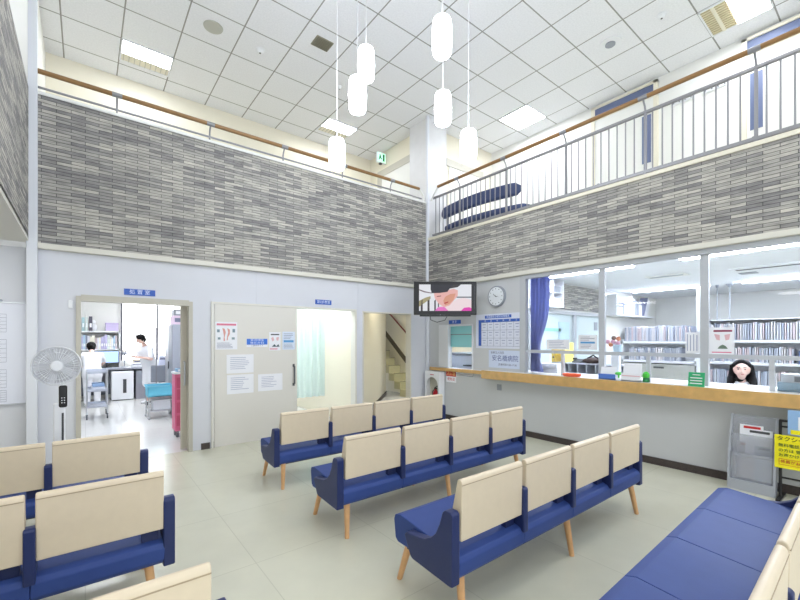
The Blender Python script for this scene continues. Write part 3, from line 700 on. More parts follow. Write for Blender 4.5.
t = signB('name_plate', 'pale blue hospital name board below the timetable', 'sign', 4.38, 3.73, 1.03, 1.32, mat('plate_blue', (214, 224, 244), .4))
text('医療法人社団', .045, M_text, t, (fcx - .001, 4.20, 1.28), 'B'); text('安名橋病院', .105, mat('plate_text', (84, 100, 160), .5), t, (fcx - .001, 4.05, 1.185), 'B', sx=1.0); text('診療時間 9:00-17:30', .042, M_text, t, (fcx - .001, 4.0, 1.085), 'B')
# pick-up window: blind and things
t = thing('roller_blind', 'turquoise blind in two bands behind the pick-up window', 'blind', (5.47, 5.05, 1.38))
box('upper_band', 5.46, 5.468, 4.75, 5.37, 1.60, 1.75, mat('turquoise', (160, 228, 232), .5), t); box('lower_band', 5.455, 5.463, 4.75, 5.37, 1.36, 1.585, mat('turquoise', (96, 205, 208), .5), t); box('bar', 5.45, 5.47, 4.75, 5.37, 1.585, 1.60, M_grey, t)
s = signB('small_sign', 'small blue sign with two white characters above the pick-up window', 'sign', 5.325, 5.03, 1.79, 1.86, M_blue)
text('会 計', .05, M_textw, s, (5.367, 5.178, 1.825), 'B')
t = thing('office_machine', 'pale office machine standing behind the pick-up window', 'office machine', (6.0, 5.2, .9))
MB().box(5.75, 6.25, 4.95, 5.75, .9, 1.2, bev=.02).build('body', mat('machine_pale', (228, 231, 244), .5), t); MB().box(5.7, 6.3, 4.9, 5.8, 1.2, 1.24, bev=.01).build('lid', M_grey, t); box('tray', 5.62, 5.75, 4.95, 5.2, 1.0, 1.02, M_dark, t)
tag(MB().box(5.55, 6.5, 4.45, 5.95, .84, .9).box(5.6, 5.65, 4.5, 4.55, 0, .84).box(6.4, 6.45, 4.5, 4.55, 0, .84).box(5.6, 5.65, 5.85, 5.9, 0, .84).box(6.4, 6.45, 5.85, 5.9, 0, .84).build('work_table', M_ctop), 'white work table in the small room behind the pick-up window', 'table')
# extinguisher niche
mb = MB()
arc = [(5.62 + .0 + .17 * math.cos(a), .62 + .17 * math.sin(a)) for a in [R(180 - 180 * k / 10) for k in range(11)]]
arc = [(5.79, 0), (5.79, .62)] + [(5.63 + .16 * math.cos(R(18 * k)), .62 + .16 * math.sin(R(18 * k))) for k in range(11)] + [(5.47, 0)]
t = thing('extinguisher_cabinet', 'white fire extinguisher stand with an arched opening under the oak ledge', 'fire extinguisher stand', (5.3, 5.62, 0))
pts = [(5.83, 0), (5.83, .89), (5.43, .89), (5.43, 0), (5.47, 0)] + [(5.63 - .16 * math.cos(R(18 * k)), .62 + .16 * math.sin(R(18 * k))) for k in range(11)] + [(5.79, 0)]
MB().prism(pts, 'x', 5.22, 5.235).build('front_panel', M_white, t)
MB().box(5.235, 5.36, 5.43, 5.442, 0, .89).box(5.235, 5.36, 5.818, 5.83, 0, .89).box(5.235, 5.36, 5.43, 5.83, .88, .89).build('sides', M_white, t)
box('back_panel', 5.345, 5.36, 5.442, 5.818, 0, .88, mat('niche_back', (214, 212, 196), .6), t)
MB().box(5.217, 5.22, 5.58, 5.68, .82, .835).build('red_mark', mat('mark_pink', (206, 120, 130), .5), t)
t = thing('fire_extinguisher', 'red fire extinguisher inside the arched white stand', 'fire extinguisher', (5.29, 5.6, 0))
MB().lathe([(.05, 0), (.056, .02), (.056, .44), (.045, .50), (.02, .53), (.02, .55)], (5.29, 5.6, 0)).build('cylinder', mat('ext_red', (190, 20, 36), .3), t)
MB().box(5.262, 5.318, 5.585, 5.615, .55, .575).tube([(5.27, 5.6, .58), (5.27, 5.54, .61), (5.27, 5.49, .60)], .008).build('handle', mat('handle_black', (40, 60, 50), .4), t)
MB().tube([(5.29, 5.62, .55), (5.27, 5.665, .5), (5.27, 5.67, .2)], .008).build('hose', M_black, t)
MB().box(5.23, 5.2345, 5.575, 5.625, .28, .4).build('label_patch', M_paper, t)
s = signB('fire_sign', 'red and white fire extinguisher notice beside the white stand', 'sign', 5.40, 5.145, .70, .905, M_paper, th=.004)
box('red_field', 5.373, 5.376, 5.148, 5.398, .81, .905, M_red, s)
text('消火器', .075, mat('sign_gold', (250, 215, 140), .5), s, (5.3725, 5.273, .8575), 'B'); text('使用法', .065, M_red, s, (5.3755, 5.273, .755), 'B')
# television on an arm
tc = Vector((4.672, 4.722, 2.186)); yaw = math.atan2(-.18 + 5.5 - 5.15, 5.54 - 4.66)
ang = math.atan2(4.80 - 5.50, 5.54 - 4.66)
t = thing('television', 'black flat television hung in the corner, showing a person in pink', 'television', (tc.x, tc.y, tc.z - .28), ang)
Wt, Ht = 1.035, .53
def tv(name, mm, x0, x1, y0, y1, z0, z1, bev=0): return MB().box(x0, x1, y0, y1, z0, z1, None, bev).build(name, mm, t, True)
tv('housing', M_black, -Wt / 2, Wt / 2, -.03, .04, 0, Ht + .02, .01); tv('lower_bar', M_black, -.42, .42, -.035, .03, -.025, .01, .005)
def quad_em(name, rgb, s=.85):
    m = emit(name, rgb, s); m.node_tree.nodes['Principled BSDF'].inputs['Base Color'].default_value = (.01, .01, .01, 1); return m
Sx, Sz0, Sz1 = .43, .065, .50
mb = MB()
def pic(pts, rgb, k, nm): # coordinates 0..1 of the screen
    mb.prism([(-Sx + 2 * Sx * u, Sz1 - (Sz1 - Sz0) * v) for u, v in pts], 'y', -.031 - .0004 * k, -.0305, quad_em('screen_' + nm, rgb))
pic([(0, 0), (1, 0), (1, 1), (0, 1)], (236, 238, 244), 1, 'bg')
pic([(0, .62), (.12, .50), (.22, .44), (.22, .54), (.06, .76), (0, .84)], (170, 160, 120), 2, 'arm')
for a, b in ((.03, .07), (.16, .2), (.29, .32), (.36, .38)): pic([(a, .62), (b, .56), (b, 1), (a, 1)], (60, 52, 62), 2, 'stripe')
pic([(0, .18), (.12, .26), (.24, .31), (.24, .34), (.1, .30), (0, .22)], (120, 100, 110), 2, 'cord')
pic([(.70, .46), (1, .46), (1, .50), (.72, .50)], (40, 60, 70), 2, 'shelf')
pic([(.30, 1), (.38, .84), (.60, .72), (.74, .55), (.86, .50), (1, .58), (1, 1)], (246, 226, 230), 3, 'coat')
pic([(.28, .30), (.42, .28), (.66, .16), (.74, .22), (.74, .42), (.66, .62), (.58, .80), (.48, .86), (.38, .74), (.30, .52)], (238, 182, 176), 4, 'face')
pic([(.50, .46), (.60, .36), (.70, .34), (.66, .58), (.58, .74), (.50, .80), (.46, .62)], (222, 156, 130), 5, 'shade')
pic([(.34, .44), (.42, .42), (.42, .45), (.34, .47)], (120, 60, 60), 6, 'eye'); pic([(.47, .70), (.56, .64), (.56, .68), (.49, .74)], (190, 60, 60), 6, 'mouth')
pic([(.22, 0), (.66, 0), (.60, .12), (.54, .28), (.40, .32), (.24, .33), (.22, .18)], (26, 26, 40), 6, 'hair')
pic([(.52, 0), (.80, 0), (.74, .10), (.58, .16)], (46, 40, 44), 5, 'hairside')
pic([(.30, 1), (.36, .86), (.48, .84), (.56, 1)], (236, 120, 200), 6, 'pink'); pic([(.80, 1), (.86, .88), (.96, .86), (1, .9), (1, 1)], (230, 60, 180), 6, 'pinkdeep')
mb.build('screen_picture', None, t, True)
tv('side_light', M_dark, .475, .482, -.032, -.03, .10, .48)
MB().cone((-.08, -.036, .0), (-.08, -.034, .0), .006).cone((-.02, -.036, -.005), (-.02, -.034, -.005), .004).build('brand_marks', M_grey, t, True)
MB().tube([(4.71, 4.775, 2.2), (4.76, 4.84, 2.2), (5.0, 5.15, 2.2), (5.34, 5.86, 2.2)], .022).build('wall_arm', M_dark, t)
MB().tube([(4.50, 4.90, 1.93), (4.54, 4.93, 1.83), (4.66, 4.90, 1.79), (4.80, 4.85, 1.83), (4.86, 4.84, 1.93)], .006).build('cable', M_dark, t)

# magazine rack + taxi sign stand
t = thing('magazine_rack', 'grey translucent magazine rack standing against the wall under the counter', 'magazine rack', (5.2, .95, 0))
M_rack = milky('rack_smoke', (186, 190, 200), .38, .25)
def lean(z): return 5.16 + .10 * z
MB().prism([(5.19, .03), (5.27, .73), (5.285, .73), (5.205, .03)], 'y', .78, 1.11).build('back_panel', M_rack, t)
for k, (za, zb) in enumerate(((.10, .37), (.33, .55))):
    f = .035 + .02 * (1 - k)
    MB().prism([(5.19 + .114 * (za - .03) - f, za), (5.19 + .114 * (zb - .03) - f - .03, zb), (5.19 + .114 * (zb - .03) - f - .026, zb), (5.19 + .114 * (za - .03) - f + .004, za)], 'y', .785, 1.105).box(5.19 + .114 * za - f, 5.19 + .114 * za, .785, 1.105, za, za + .005).build('pocket', M_rack, t)
MB().prism([(5.12, 0), (5.22, 0), (5.215, .03), (5.29, .735), (5.275, .735), (5.14, .33), (5.12, .1)], 'y', .765, .782).prism([(5.12, 0), (5.22, 0), (5.215, .03), (5.29, .735), (5.275, .735), (5.14, .33), (5.12, .1)], 'y', 1.108, 1.125).box(5.12, 5.22, .782, 1.108, 0, .10).build('side_frame', mat('rack_grey', (168, 172, 180), .4), t)
def mag(name, label, yl, yr, z0, z1, off, m, col, seed):
    tt = thing(name, label, 'magazine', (5.2, (yl + yr) / 2, z0), group='magazines in the grey rack')
    xa = lambda z: 5.19 + .114 * (z - .03) - off
    MB().prism([(xa(z0), z0), (xa(z1), z1), (xa(z1) + .008, z1), (xa(z0) + .008, z0)], 'y', yr, yl).build('cover', m, tt)
    MB().prism([(xa(z1 - .035) - .001, z1 - .035), (xa(z1 - .012) - .001, z1 - .012), (xa(z1 - .012), z1 - .012), (xa(z1 - .035), z1 - .035)], 'y', yr + .02, yl - .03).build('title', col, tt)
mag('magazine', 'white magazine with red title in the upper pocket of the rack', 1.05, .87, .36, .64, .012, M_paper, M_red, 1)
mag('magazine', 'white magazine with dark title in the upper pocket, front right', 1.00, .80, .355, .605, .024, M_paper, M_dark, 2)
mag('magazine', 'brochure with grey and pink cover in the lower pocket of the rack', 1.07, .84, .115, .47, .014, mat('brochure', (206, 200, 206), .5), mat('brochure_pink', (196, 150, 150), .5), 3)
mag('magazine', 'brochure with faded picture in the lower pocket, right side', .93, .80, .115, .45, .03, mat('brochure2', (200, 205, 216), .5), M_text, 4)
t = thing('sign_stand', 'black tube stand holding a yellow taxi sign at the right edge', 'sign stand', (5.16, .5, 0))
MB().tube([(5.16, .735, 0), (5.16, .735, .735), (5.16, .20, .735), (5.16, .20, 0)], .012).tube([(5.16, .735, .68), (5.16, .20, .68)], .009).box(5.02, 5.30, .715, .75, 0, .02).box(5.02, 5.30, .18, .22, 0, .02).tube([(5.16, .735, .2), (5.16, .20, .2)], .009).build('stand_frame', M_black, t)
tf = MB().box(5.125, 5.145, .26, .772, .295, .605, bev=.003).build('yellow_board', mat('taxi_yellow', (244, 232, 30), .4), t)
text('タクシー呼出', .050, M_black, tf, (5.123, .755, .570), 'B', align='LEFT', sx=.95)
M_dg = mat('dark_green', (50, 90, 50), .5)
text('無料電話 ご利用', .036, M_dg, tf, (5.123, .745, .510), 'B', align='LEFT'); text('の方は 受付まで', .036, M_dg, tf, (5.123, .745, .462), 'B', align='LEFT'); text('お声かけ ください', .036, M_dg, tf, (5.123, .745, .418), 'B', align='LEFT')
text('係員がお呼びします', .034, M_red, tf, (5.123, .73, .358), 'B', align='LEFT')
MB().box(5.123, 5.1245, .35, .74, .328, .331).box(5.123, 5.1245, .35, .74, .382, .385).box(5.123, 5.1245, .738, .741, .328, .385).build('red_box', M_red, tf)
t = thing('poster_board', 'blue poster with white and yellow fields above the yellow taxi sign', 'sign', (5.13, .45, .62))
box('panel', 5.12, 5.138, .28, .68, .62, .845, mat('poster_blue', (150, 186, 226), .4), t)
box('yellow_field', 5.1185, 5.12, .28, .66, .625, .665, mat('taxi_yellow', (244, 232, 30), .4), t); box('orange_field', 5.1185, 5.12, .28, .59, .795, .84, mat('sign_orange', (240, 190, 110), .4), t); box('white_field', 5.1185, 5.12, .30, .61, .67, .79, M_paper, t)
MB().ball((5.1175, .49, .705), (.002, .085, .03)).build('blue_oval', M_blue, t); text('予約', .035, M_textw, t, (5.115, .50, .705), 'B'); text('ご案内', .04, M_red, t, (5.1175, .47, .765), 'B')

# ================================================================== THINGS ON THE COUNTER
ct = .983
t = thing('tray', 'orange oval tray on the reception counter', 'tray', (5.33, 2.89, ct))
MB().lathe([(.10, 0), (.12, .012), (.125, .04), (.118, .04), (.11, .014)], (0, 0, 0)).xf(Matrix.Translation((5.33, 2.89, ct)) @ Matrix.Diagonal((.7, 1.05, 1, 1))).build('dish', mat('tray_orange', (236, 98, 56), .4), t)
def holder(label, y0, y1, h, m, m2, x=5.34):
    t = thing('leaflet_holder', label, 'leaflet holder', (x, (y0 + y1) / 2, ct), group='leaflet holders on the counter')
    MB().box(x - .05, x + .05, y0, y1, ct, ct + .012).box(x - .05, x - .045, y0, y1, ct, ct + h * .45).build('holder', m, t)
    MB().prism([(x - .03, ct + .012), (x + .01, ct + h), (x + .016, ct + h), (x - .024, ct + .012)], 'y', y0 + .01, y1 - .01).build('leaflets', m2, t)
    return t
h = holder('blue-based white leaflet holder on the counter, next to the window post', 2.29, 2.50, .16, mat('blue_plastic', (80, 120, 200), .4), M_paper)
h = holder('white leaflet holder with a pink-printed card between two green shapes', 1.99, 2.22, .22, M_white, M_paper)
box('pink_line', 5.288, 5.29, 2.0, 2.21, ct + .06, ct + .072, mat('soft_pink', (228, 186, 192), .5), h)
def blob(label, y, z, r, m, nm='plush_toy'):
    t = thing(nm, label, 'ornament', (5.32, y, ct)); MB().ball((5.32, y, ct + .085), (r, r, r * 1.15)).build('head', m, t); MB().lathe([(r * .8, 0), (r, .01), (r * .95, .05), (r * .6, .06)], (5.32, y, ct)).build('body', mat('green_dark', (40, 120, 70), .6), t)
    for q_ in (-1, 1): MB().ball((5.32 - r * .9, y + q_ * r * .35, ct + .1), r * .13).build('eye', M_black, t)
blob('round bright green ornament on the counter at the right of the white holder', 1.945, 0, .038, mat('green_bright', (80, 205, 70), .5))
t = thing('green_clip', 'small green clip stand on the counter at the left of the white holder', 'ornament', (5.32, 2.26, ct))
MB().box(5.29, 5.35, 2.235, 2.285, ct, ct + .03, bev=.006).build('base', M_white, t); MB().ball((5.32, 2.26, ct + .085), (.03, .045, .022)).cone((5.32, 2.26, ct + .03), (5.32, 2.26, ct + .08), .01).build('clip', mat('green_bright', (80, 205, 70), .5), t)
t = thing('card_stand', 'green card stand with white text at the foot of the window post', 'sign', (5.28, 1.42, ct))
MB().prism([(5.25, ct), (5.28, ct + .155), (5.284, ct + .155), (5.254, ct)], 'y', 1.35, 1.50).box(5.25, 5.31, 1.36, 1.49, ct, ct + .006).build('card', mat('card_green', (48, 170, 112), .4), t)
MB().box(5.252, 5.254, 1.37, 1.48, ct + .03, ct + .04).box(5.257, 5.259, 1.37, 1.48, ct + .06, ct + .07).box(5.262, 5.264, 1.37, 1.48, ct + .09, ct + .10).box(5.266, 5.269, 1.39, 1.46, ct + .125, ct + .133).build('text_lines', M_paper, t)
t = thing('document_tray', 'clear and pale blue document tray on the counter at the right edge', 'document tray', (5.55, .62, ct))
MB().box(5.46, 5.72, .42, .80, ct, ct + .01).box(5.46, 5.465, .42, .80, ct, ct + .09).box(5.46, 5.72, .795, .80, ct, ct + .09).box(5.46, 5.72, .42, .425, ct, ct + .09).build('tray', milky('tray_blue', (190, 220, 240), .7), t)
box('papers', 5.48, 5.70, .44, .78, ct + .01, ct + .17, mat('paper_stack', (226, 232, 240), .6), t); box('grey_block', 5.475, 5.48, .44, .68, ct + .10, ct + .15, M_grey, t)
# posters hung inside the glass
def hangB(label, yl, yr, z0, z1, x=5.43): return signB('paper_notice', label, 'notice', yl, yr, z0, z1, M_paper, x, .003, 'paper notices on the reception glass')
n = hangB('white poster with red heading hung on the glass right of the window post', 1.345, 1.125, 1.335, 1.63, 5.403)
xf_ = 5.400
bars(n, 'B', 1.145, 1.305, 1.58, 1.605, 1, xf_, mat('plum', (150, 60, 90), .5), 'heading', hh=.8, full=True)
MB().prism([(1.30, 1.56), (1.25, 1.55), (1.25, 1.49), (1.28, 1.50)], 'x', xf_ - .001, xf_).prism([(1.21, 1.55), (1.16, 1.56), (1.17, 1.50), (1.20, 1.49)], 'x', xf_ - .001, xf_).build('pink_pictures', mat('soft_pink', (228, 186, 192), .5), n)
MB().prism([(1.27, 1.40), (1.25, 1.43), (1.225, 1.445), (1.20, 1.43), (1.18, 1.40)], 'x', xf_ - .001, xf_).build('dark_picture', mat('teal_dark2', (110, 130, 114), .5), n)
bars(n, 'B', 1.15, 1.32, 1.35, 1.372, 1, xf_, mat('pink_red', (214, 90, 120), .5), hh=.5, full=True)
n = hangB('narrow white sheet with vertical columns of print left of the window post', 1.565, 1.432, 1.35, 1.58, 5.403)
mb = MB()
for k in range(4): y = 1.55 - k * .03; mb.box(xf_ - .001, xf_, y - .008, y, 1.37, 1.56 - .01 * (k % 2))
mb.build('text_columns', mat('entry_grey', (160, 165, 195), .6), n)
n = hangB('printed notice with a blue band on the leftmost reception window pane', 2.83, 2.57, 1.36, 1.56, 5.403); 
box('blue_band', xf_ - .001, xf_, 2.60, 2.80, 1.445, 1.47, mat('band_blue', (90, 160, 215), .4), n); bars(n, 'B', 2.60, 2.80, 1.48, 1.545, 3, xf_, M_text, seed=8, hh=.25); bars(n, 'B', 2.60, 2.80, 1.375, 1.435, 3, xf_, M_text, seed=9, hh=.25)
n = hangB('large pale printed sheet on the reception glass beside the curtain', 3.32, 2.96, 1.355, 1.50, 5.403); bars(n, 'B', 2.99, 3.28, 1.37, 1.49, 5, xf_, mat('faint_print', (182, 186, 205), .6), seed=10, hh=.3)
# curtain
t = thing('curtain', 'purple blue curtain gathered at the left end of the reception window', 'curtain', (5.55, 3.5, .99))
def cf(u, v):
    z = 2.46 - v * 1.46; pinch = 1 - .5 * math.exp(-((z - 1.35) / .38) ** 2) - .1 * (1 if z < 1.2 else 0)
    left = 3.675; wd = .32 * pinch
    return (5.53 + .03 * math.sin(u * 34) * (1.1 - u * .3), left - wd * u, z)
MB().sheet(cf, 60, 24).build('fabric', mat('curtain_purple', (146, 156, 206), .85), t)
MB().tube([(5.53, 3.69, 2.47), (5.53, -.9, 2.47)], .01).build('rod', M_alu, t)

# ================================================================== RECEPTION INTERIOR
def shelf_unit(label, y0, y1, levels, x0=10.05, x1=10.4, ztop=None, zb=0):
    t = thing('record_shelf', label, 'shelf', (x0, (y0 + y1) / 2, 0), group='record shelves')
    for z in levels: box('shelf_board', x0, x1, y0, y1, z - .05, z, M_white, t)
    MB().box(x0, x1, y0, y0 + .03, zb, ztop or 1.5).box(x0, x1, y1 - .03, y1, zb, ztop or 1.5).box(x1 - .01, x1, y0, y1, zb, ztop or 1.9).build('side_panels', M_white, t)
    return t
LV = (1.00, 1.46, .52)
LVL = (1.46, 1.02)
shelf_unit('left white shelf of patient records behind the counter, standing on a low grey cabinet', 2.72, 4.2, (1.46, 1.03), ztop=1.5, zb=.952)
rs = shelf_unit('right white shelf of patient records behind the receptionist', -1.4, 2.55, (1.49, 1.06, .60), ztop=1.9)
box('top_board', 10.05, 10.4, -1.4, 2.55, 1.88, 1.90, M_white, rs)
struct(box('trim_16', 10.02, 10.06, 2.56, 2.71, 0, 2.61, M_white))
tone = ['white', 'grey-lilac', 'pinkish white', 'blue-grey', 'rose-tinted']
fm = [mat('file_a', (214, 216, 226), .7), mat('file_b', (192, 196, 210), .7), mat('file_c', (226, 222, 226), .7), mat('file_d', (170, 176, 194), .7), mat('file_e', (214, 198, 204), .7)]
protos = []
for m in fm:
    b_ = MB().box(-.14, .14, -.011, .011, 0, .33, m); me = bpy.data.meshes.new('record_folder'); b_.bm.to_mesh(me); b_.bm.free(); me.materials.append(m); protos.append(me)
cnt = 0; rr = random.Random(12)
def folders(y0, y1, z, lab, h=.34):
    global cnt
    y = y1
    while y > y0 and cnt < 285:
        ci = rr.randrange(5); o = bpy.data.objects.new('record_folder', protos[ci]); COL.objects.link(o)
        s_ = h / .33 * rr.uniform(.90, 1.03); o.scale = (1, rr.uniform(.8, 1.25), s_)
        o.location = (10.2 + rr.uniform(-.012, .012), y, z)
        third = ('left', 'middle', 'right')[min(2, int((y1 - y) / (y1 - y0) * 3))]
        tag(o, 'thin %s record folder on the %s, %s third' % (tone[ci], lab, third), 'record folder', 'record folders on the reception shelves'); cnt += 1
        y -= rr.uniform(.030, .042)
folders(2.80, 4.12, 1.461, 'top shelf left of the white post')
folders(3.0, 4.02, 1.031, 'lower shelf left of the white post', .29)
folders(-.02 + .75, 2.5, 1.491, 'top shelf behind the receptionist')
folders(1.25, 2.5, 1.061, 'middle shelf behind the receptionist', .29)
folders(.72, 2.5, .601, 'lowest shelf behind the receptionist', .30)
mb = MB(); y = 1.22
t = tag(MB().box(10.06, 10.34, .80, 1.19, 1.061, 1.30, mat('box_blue', (70, 104, 176), .5), .004).build('file_box'), 'blue file box on the middle record shelf at the right edge', 'file box')
t = thing('counter_cabinet', 'low grey cabinet under the left record shelf', 'cabinet', (10.2, 3.4, 0))
MB().box(10.0, 10.4, 2.74, 4.18, 0, .95).build('body', mat('cab_grey', (176, 176, 172), .5), t); box('handle', 9.98, 10.0, 3.3, 3.5, .86, .9, M_dark, t)
for y, l in ((2.405, 'left'), (2.2, 'right')):
    t = thing('ceiling_pole', 'thin brace pole between the record shelf and the ceiling, %s one' % l, 'pole', (10.2, y, 1.9)); MB().tube([(10.2, y, 1.9), (10.2, y, 2.6)], .008).build('rod', M_grey, t); MB().cone((10.2, y, 2.56), (10.2, y, 2.62), .02, .07 if l == 'right' else .03).build('bracket', M_grey, t)

# air conditioner cassette and vents
t = thing('air_conditioner', 'white ceiling air conditioner with a dark slot in the reception', 'air conditioner', (8.4, 1.3, 2.58))
box('panel', 8.0, 8.9, .3, 1.75, 2.60, 2.62, M_white, t); box('slot', 8.12, 8.2, .35, 1.68, 2.595, 2.60, M_dark, t); box('sensor_panel', 8.5, 8.7, 1.5, 1.72, 2.59, 2.60, M_grey, t)
t = thing('ceiling_vent', 'faint rectangular vent in the reception ceiling on the left', 'air vent', (8.0, 2.6, 2.6)); box('frame', 7.85, 8.15, 2.3, 2.9, 2.605, 2.62, M_wallw, t); box('slot', 7.95, 8.02, 2.35, 2.85, 2.60, 2.605, M_grey, t)
# wall shelf with boxes on the end partition
t = thing('wall_shelf', 'white wall shelf with cubbies high on the reception end wall', 'shelf', (10.0, 4.1, 2.0))
MB().box(9.2, 11.3, 3.95, 4.24, 2.04, 2.07).box(9.2, 9.22, 3.95, 4.24, 2.07, 2.5).box(9.98, 10.0, 3.95, 4.24, 2.07, 2.5).build('boards', M_white, t)
bx = [(9.3, 9.62, 2.3, M_white, 'white box with grey top on the high shelf beside the window post'), (9.68, 9.82, 2.35, mat('bag_lilac', (176, 180, 206), .6), 'lilac bag standing on the high shelf'), (10.06, 10.3, 2.45, mat('file_cream', (236, 238, 232), .6), 'white file box upright on the high shelf'), (10.34, 10.5, 2.42, M_grey, 'grey file box upright on the high shelf'), (10.54, 10.7, 2.40, mat('file_cream', (236, 238, 232), .6), 'narrow white file box on the high shelf near its right end')]
for x0, x1, zt, m, l in bx:
    t = thing('storage_box', l, 'box', ((x0 + x1) / 2, 4.1, 2.07)); MB().box(x0, x1, 4.0, 4.2, 2.07, zt, bev=.006).build('body', m, t); box('lid', x0 + .01, x1 - .01, 3.99, 4.0, zt - .06, zt - .03, M_text, t)
t = thing('storage_box', 'white box tilted against the wall on the high shelf', 'box', (11.0, 4.1, 2.07)); MB().prism([(10.8, 2.07), (11.05, 2.52), (11.25, 2.44), (11.0, 2.07)], 'y', 4.0, 4.15).build('body', M_white, t); MB().prism([(10.76, 2.07), (11.02, 2.54), (11.04, 2.54), (10.79, 2.07)], 'y', 3.99, 4.16).build('lid', M_text, t)
# partition windows
mb = MB(); yp = 4.2
mb.box(6.3, 9.15, yp, 4.25, 2.0, 2.06).box(6.3, 6.36, yp, 4.25, .95, 2.06).box(7.86, 7.94, yp, 4.25, .95, 2.0).box(9.09, 9.15, yp, 4.25, .95, 2.0).box(6.3, 9.15, yp, 4.25, .92, .98)
smb(mb, 'window_4', mat('window_frame', (196, 199, 205), .35))
smb(MB().box(6.36, 9.09, 4.262, 4.268, .98, 2.0), 'window_5', milky('frosted', (226, 240, 244), .8, .4))
for x0, x1, z0, z1, m, l in ((6.5, 7.45, 1.66, 1.72, mat('mint', (150, 214, 196), .5), 'mint green strip notice on the partition glass'), (7.35, 7.75, 1.4, 1.85, mat('pale_cyan', (196, 222, 236), .5), 'pale blue poster on the partition glass'), (8.8, 8.95, 1.7, 1.88, M_grey, 'small grey thermostat sheet on the partition glass')):
    t = thing('paper_notice', l, 'notice', ((x0 + x1) / 2, 4.25, z0)); box('sheet', x0, x1, 4.252, 4.258, z0, z1, m, t)
# upper left cupboard things
t = thing('wall_cupboard', 'white wall cupboard with stacked papers at the left above the partition windows', 'cupboard', (6.9, 4.1, 2.1))
MB().box(6.35, 7.1, 4.0, 4.24, 2.1, 2.12).box(6.35, 6.37, 4.0, 4.24, 2.12, 2.6).box(7.08, 7.1, 4.0, 4.24, 2.12, 2.6).box(6.74, 6.75, 4.0, 4.24, 2.12, 2.6).box(6.35, 7.1, 4.0, 4.24, 2.36, 2.37).build('boards', M_white, t)
for x0, z0, w, h_, m, l in ((6.42, 2.12, .25, .12, M_paper, 'lower left'), (6.42, 2.37, .28, .14, M_paper, 'upper left'), (6.8, 2.12, .24, .15, M_white, 'lower right'), (6.8, 2.37, .2, .12, M_grey, 'upper right')):
    t = thing('paper_stack', 'stack of white papers in the wall cupboard, %s compartment' % l, 'papers', (x0 + w / 2, 4.1, z0)); box('sheets', x0, x0 + w, 4.02, 4.2, z0, z0 + h_, m, t); box('top_sheet', x0 + .01, x0 + w + .015, 4.0, 4.19, z0 + h_, z0 + h_ + .006, M_paper, t)
# desks behind the counter
t = thing('office_desk', 'long white desk with pigeon-hole sorter behind the left of the counter', 'desk', (6.4, 2.9, 0))
MB().box(6.05, 6.75, 2.0, 4.15, .72, .75).box(6.05, 6.75, 2.0, 2.03, 0, .72).box(6.05, 6.75, 4.12, 4.15, 0, .72).build('desk_top', M_ctop, t)
mb = MB().box(6.25, 6.6, 2.55, 3.75, 1.10, 1.12).box(6.58, 6.6, 2.55, 3.75, .75, 1.12)
for k in range(9): mb.box(6.25, 6.6, 2.55 + .148 * k, 2.562 + .148 * k, .75, 1.10)
mb.build('sorter', mat('sorter_grey', (200, 204, 214), .5), t)
for y, m, l in ((3.72, mat('binder_yellow', (236, 206, 96), .5), 'deep yellow binder, left of the two upright on the desk sorter'), (3.55, mat('binder_pale', (244, 232, 130), .5), 'pale yellow binder, right of the two upright on the desk sorter'), (3.9, M_white, 'white binder upright at the left behind the counter'), (4.0, M_paper, 'off-white binder upright at the far left behind the counter')):
    hgt = .33; z0 = 1.12 if y < 3.8 else .75
    t = thing('binder', l, 'binder', (6.35, y, z0)); MB().box(6.26, 6.55, y - .035, y + .035, z0, z0 + hgt, bev=.003).build('cover', m, t); MB().cone((6.258, y, z0 + .08), (6.262, y, z0 + .08), .015).build('finger_hole', M_dark, t)
t = thing('bag', 'dark brown bag lying on the desk sorter', 'bag', (6.35, 3.07, 1.12)); MB().ball((6.35, 3.07, 1.17), (.1, .14, .05)).ball((6.33, 3.15, 1.16), (.08, .09, .04)).build('body', mat('bag_brown', (62, 48, 44), .7), t); MB().tube([(6.3, 2.98, 1.2), (6.3, 3.06, 1.25), (6.3, 3.15, 1.2)], .012).build('strap', M_black, t)
t = thing('telephone', 'dark desk telephone on the sorter beside the brown bag', 'telephone', (6.35, 3.33, 1.12)); MB().prism([(6.28, 1.12), (6.28, 1.14), (6.42, 1.18), (6.42, 1.12)], 'y', 3.25, 3.40).build('base', M_dark, t); MB().box(6.30, 6.40, 3.37, 3.40, 1.17, 1.20, bev=.008).build('handset', M_black, t)
t = thing('paper_tray', 'white stacked paper tray behind the counter by the curtain', 'paper tray', (6.0, 3.6, .983)); MB().box(5.66, 5.9, 3.3, 3.62, .983, 1.0).box(5.66, 5.9, 3.3, 3.62, 1.05, 1.06).box(5.66, 5.67, 3.3, 3.31, 1.0, 1.05).box(5.66, 5.67, 3.61, 3.62, 1.0, 1.05).box(5.89, 5.9, 3.3, 3.31, 1.0, 1.05).box(5.89, 5.9, 3.61, 3.62, 1.0, 1.05).build('tray', M_white, t); box('papers', 5.68, 5.88, 3.32, 3.6, 1.0, 1.04, M_paper, t); box('papers', 5.68, 5.88, 3.32, 3.6, 1.06, 1.12, M_paper, t)
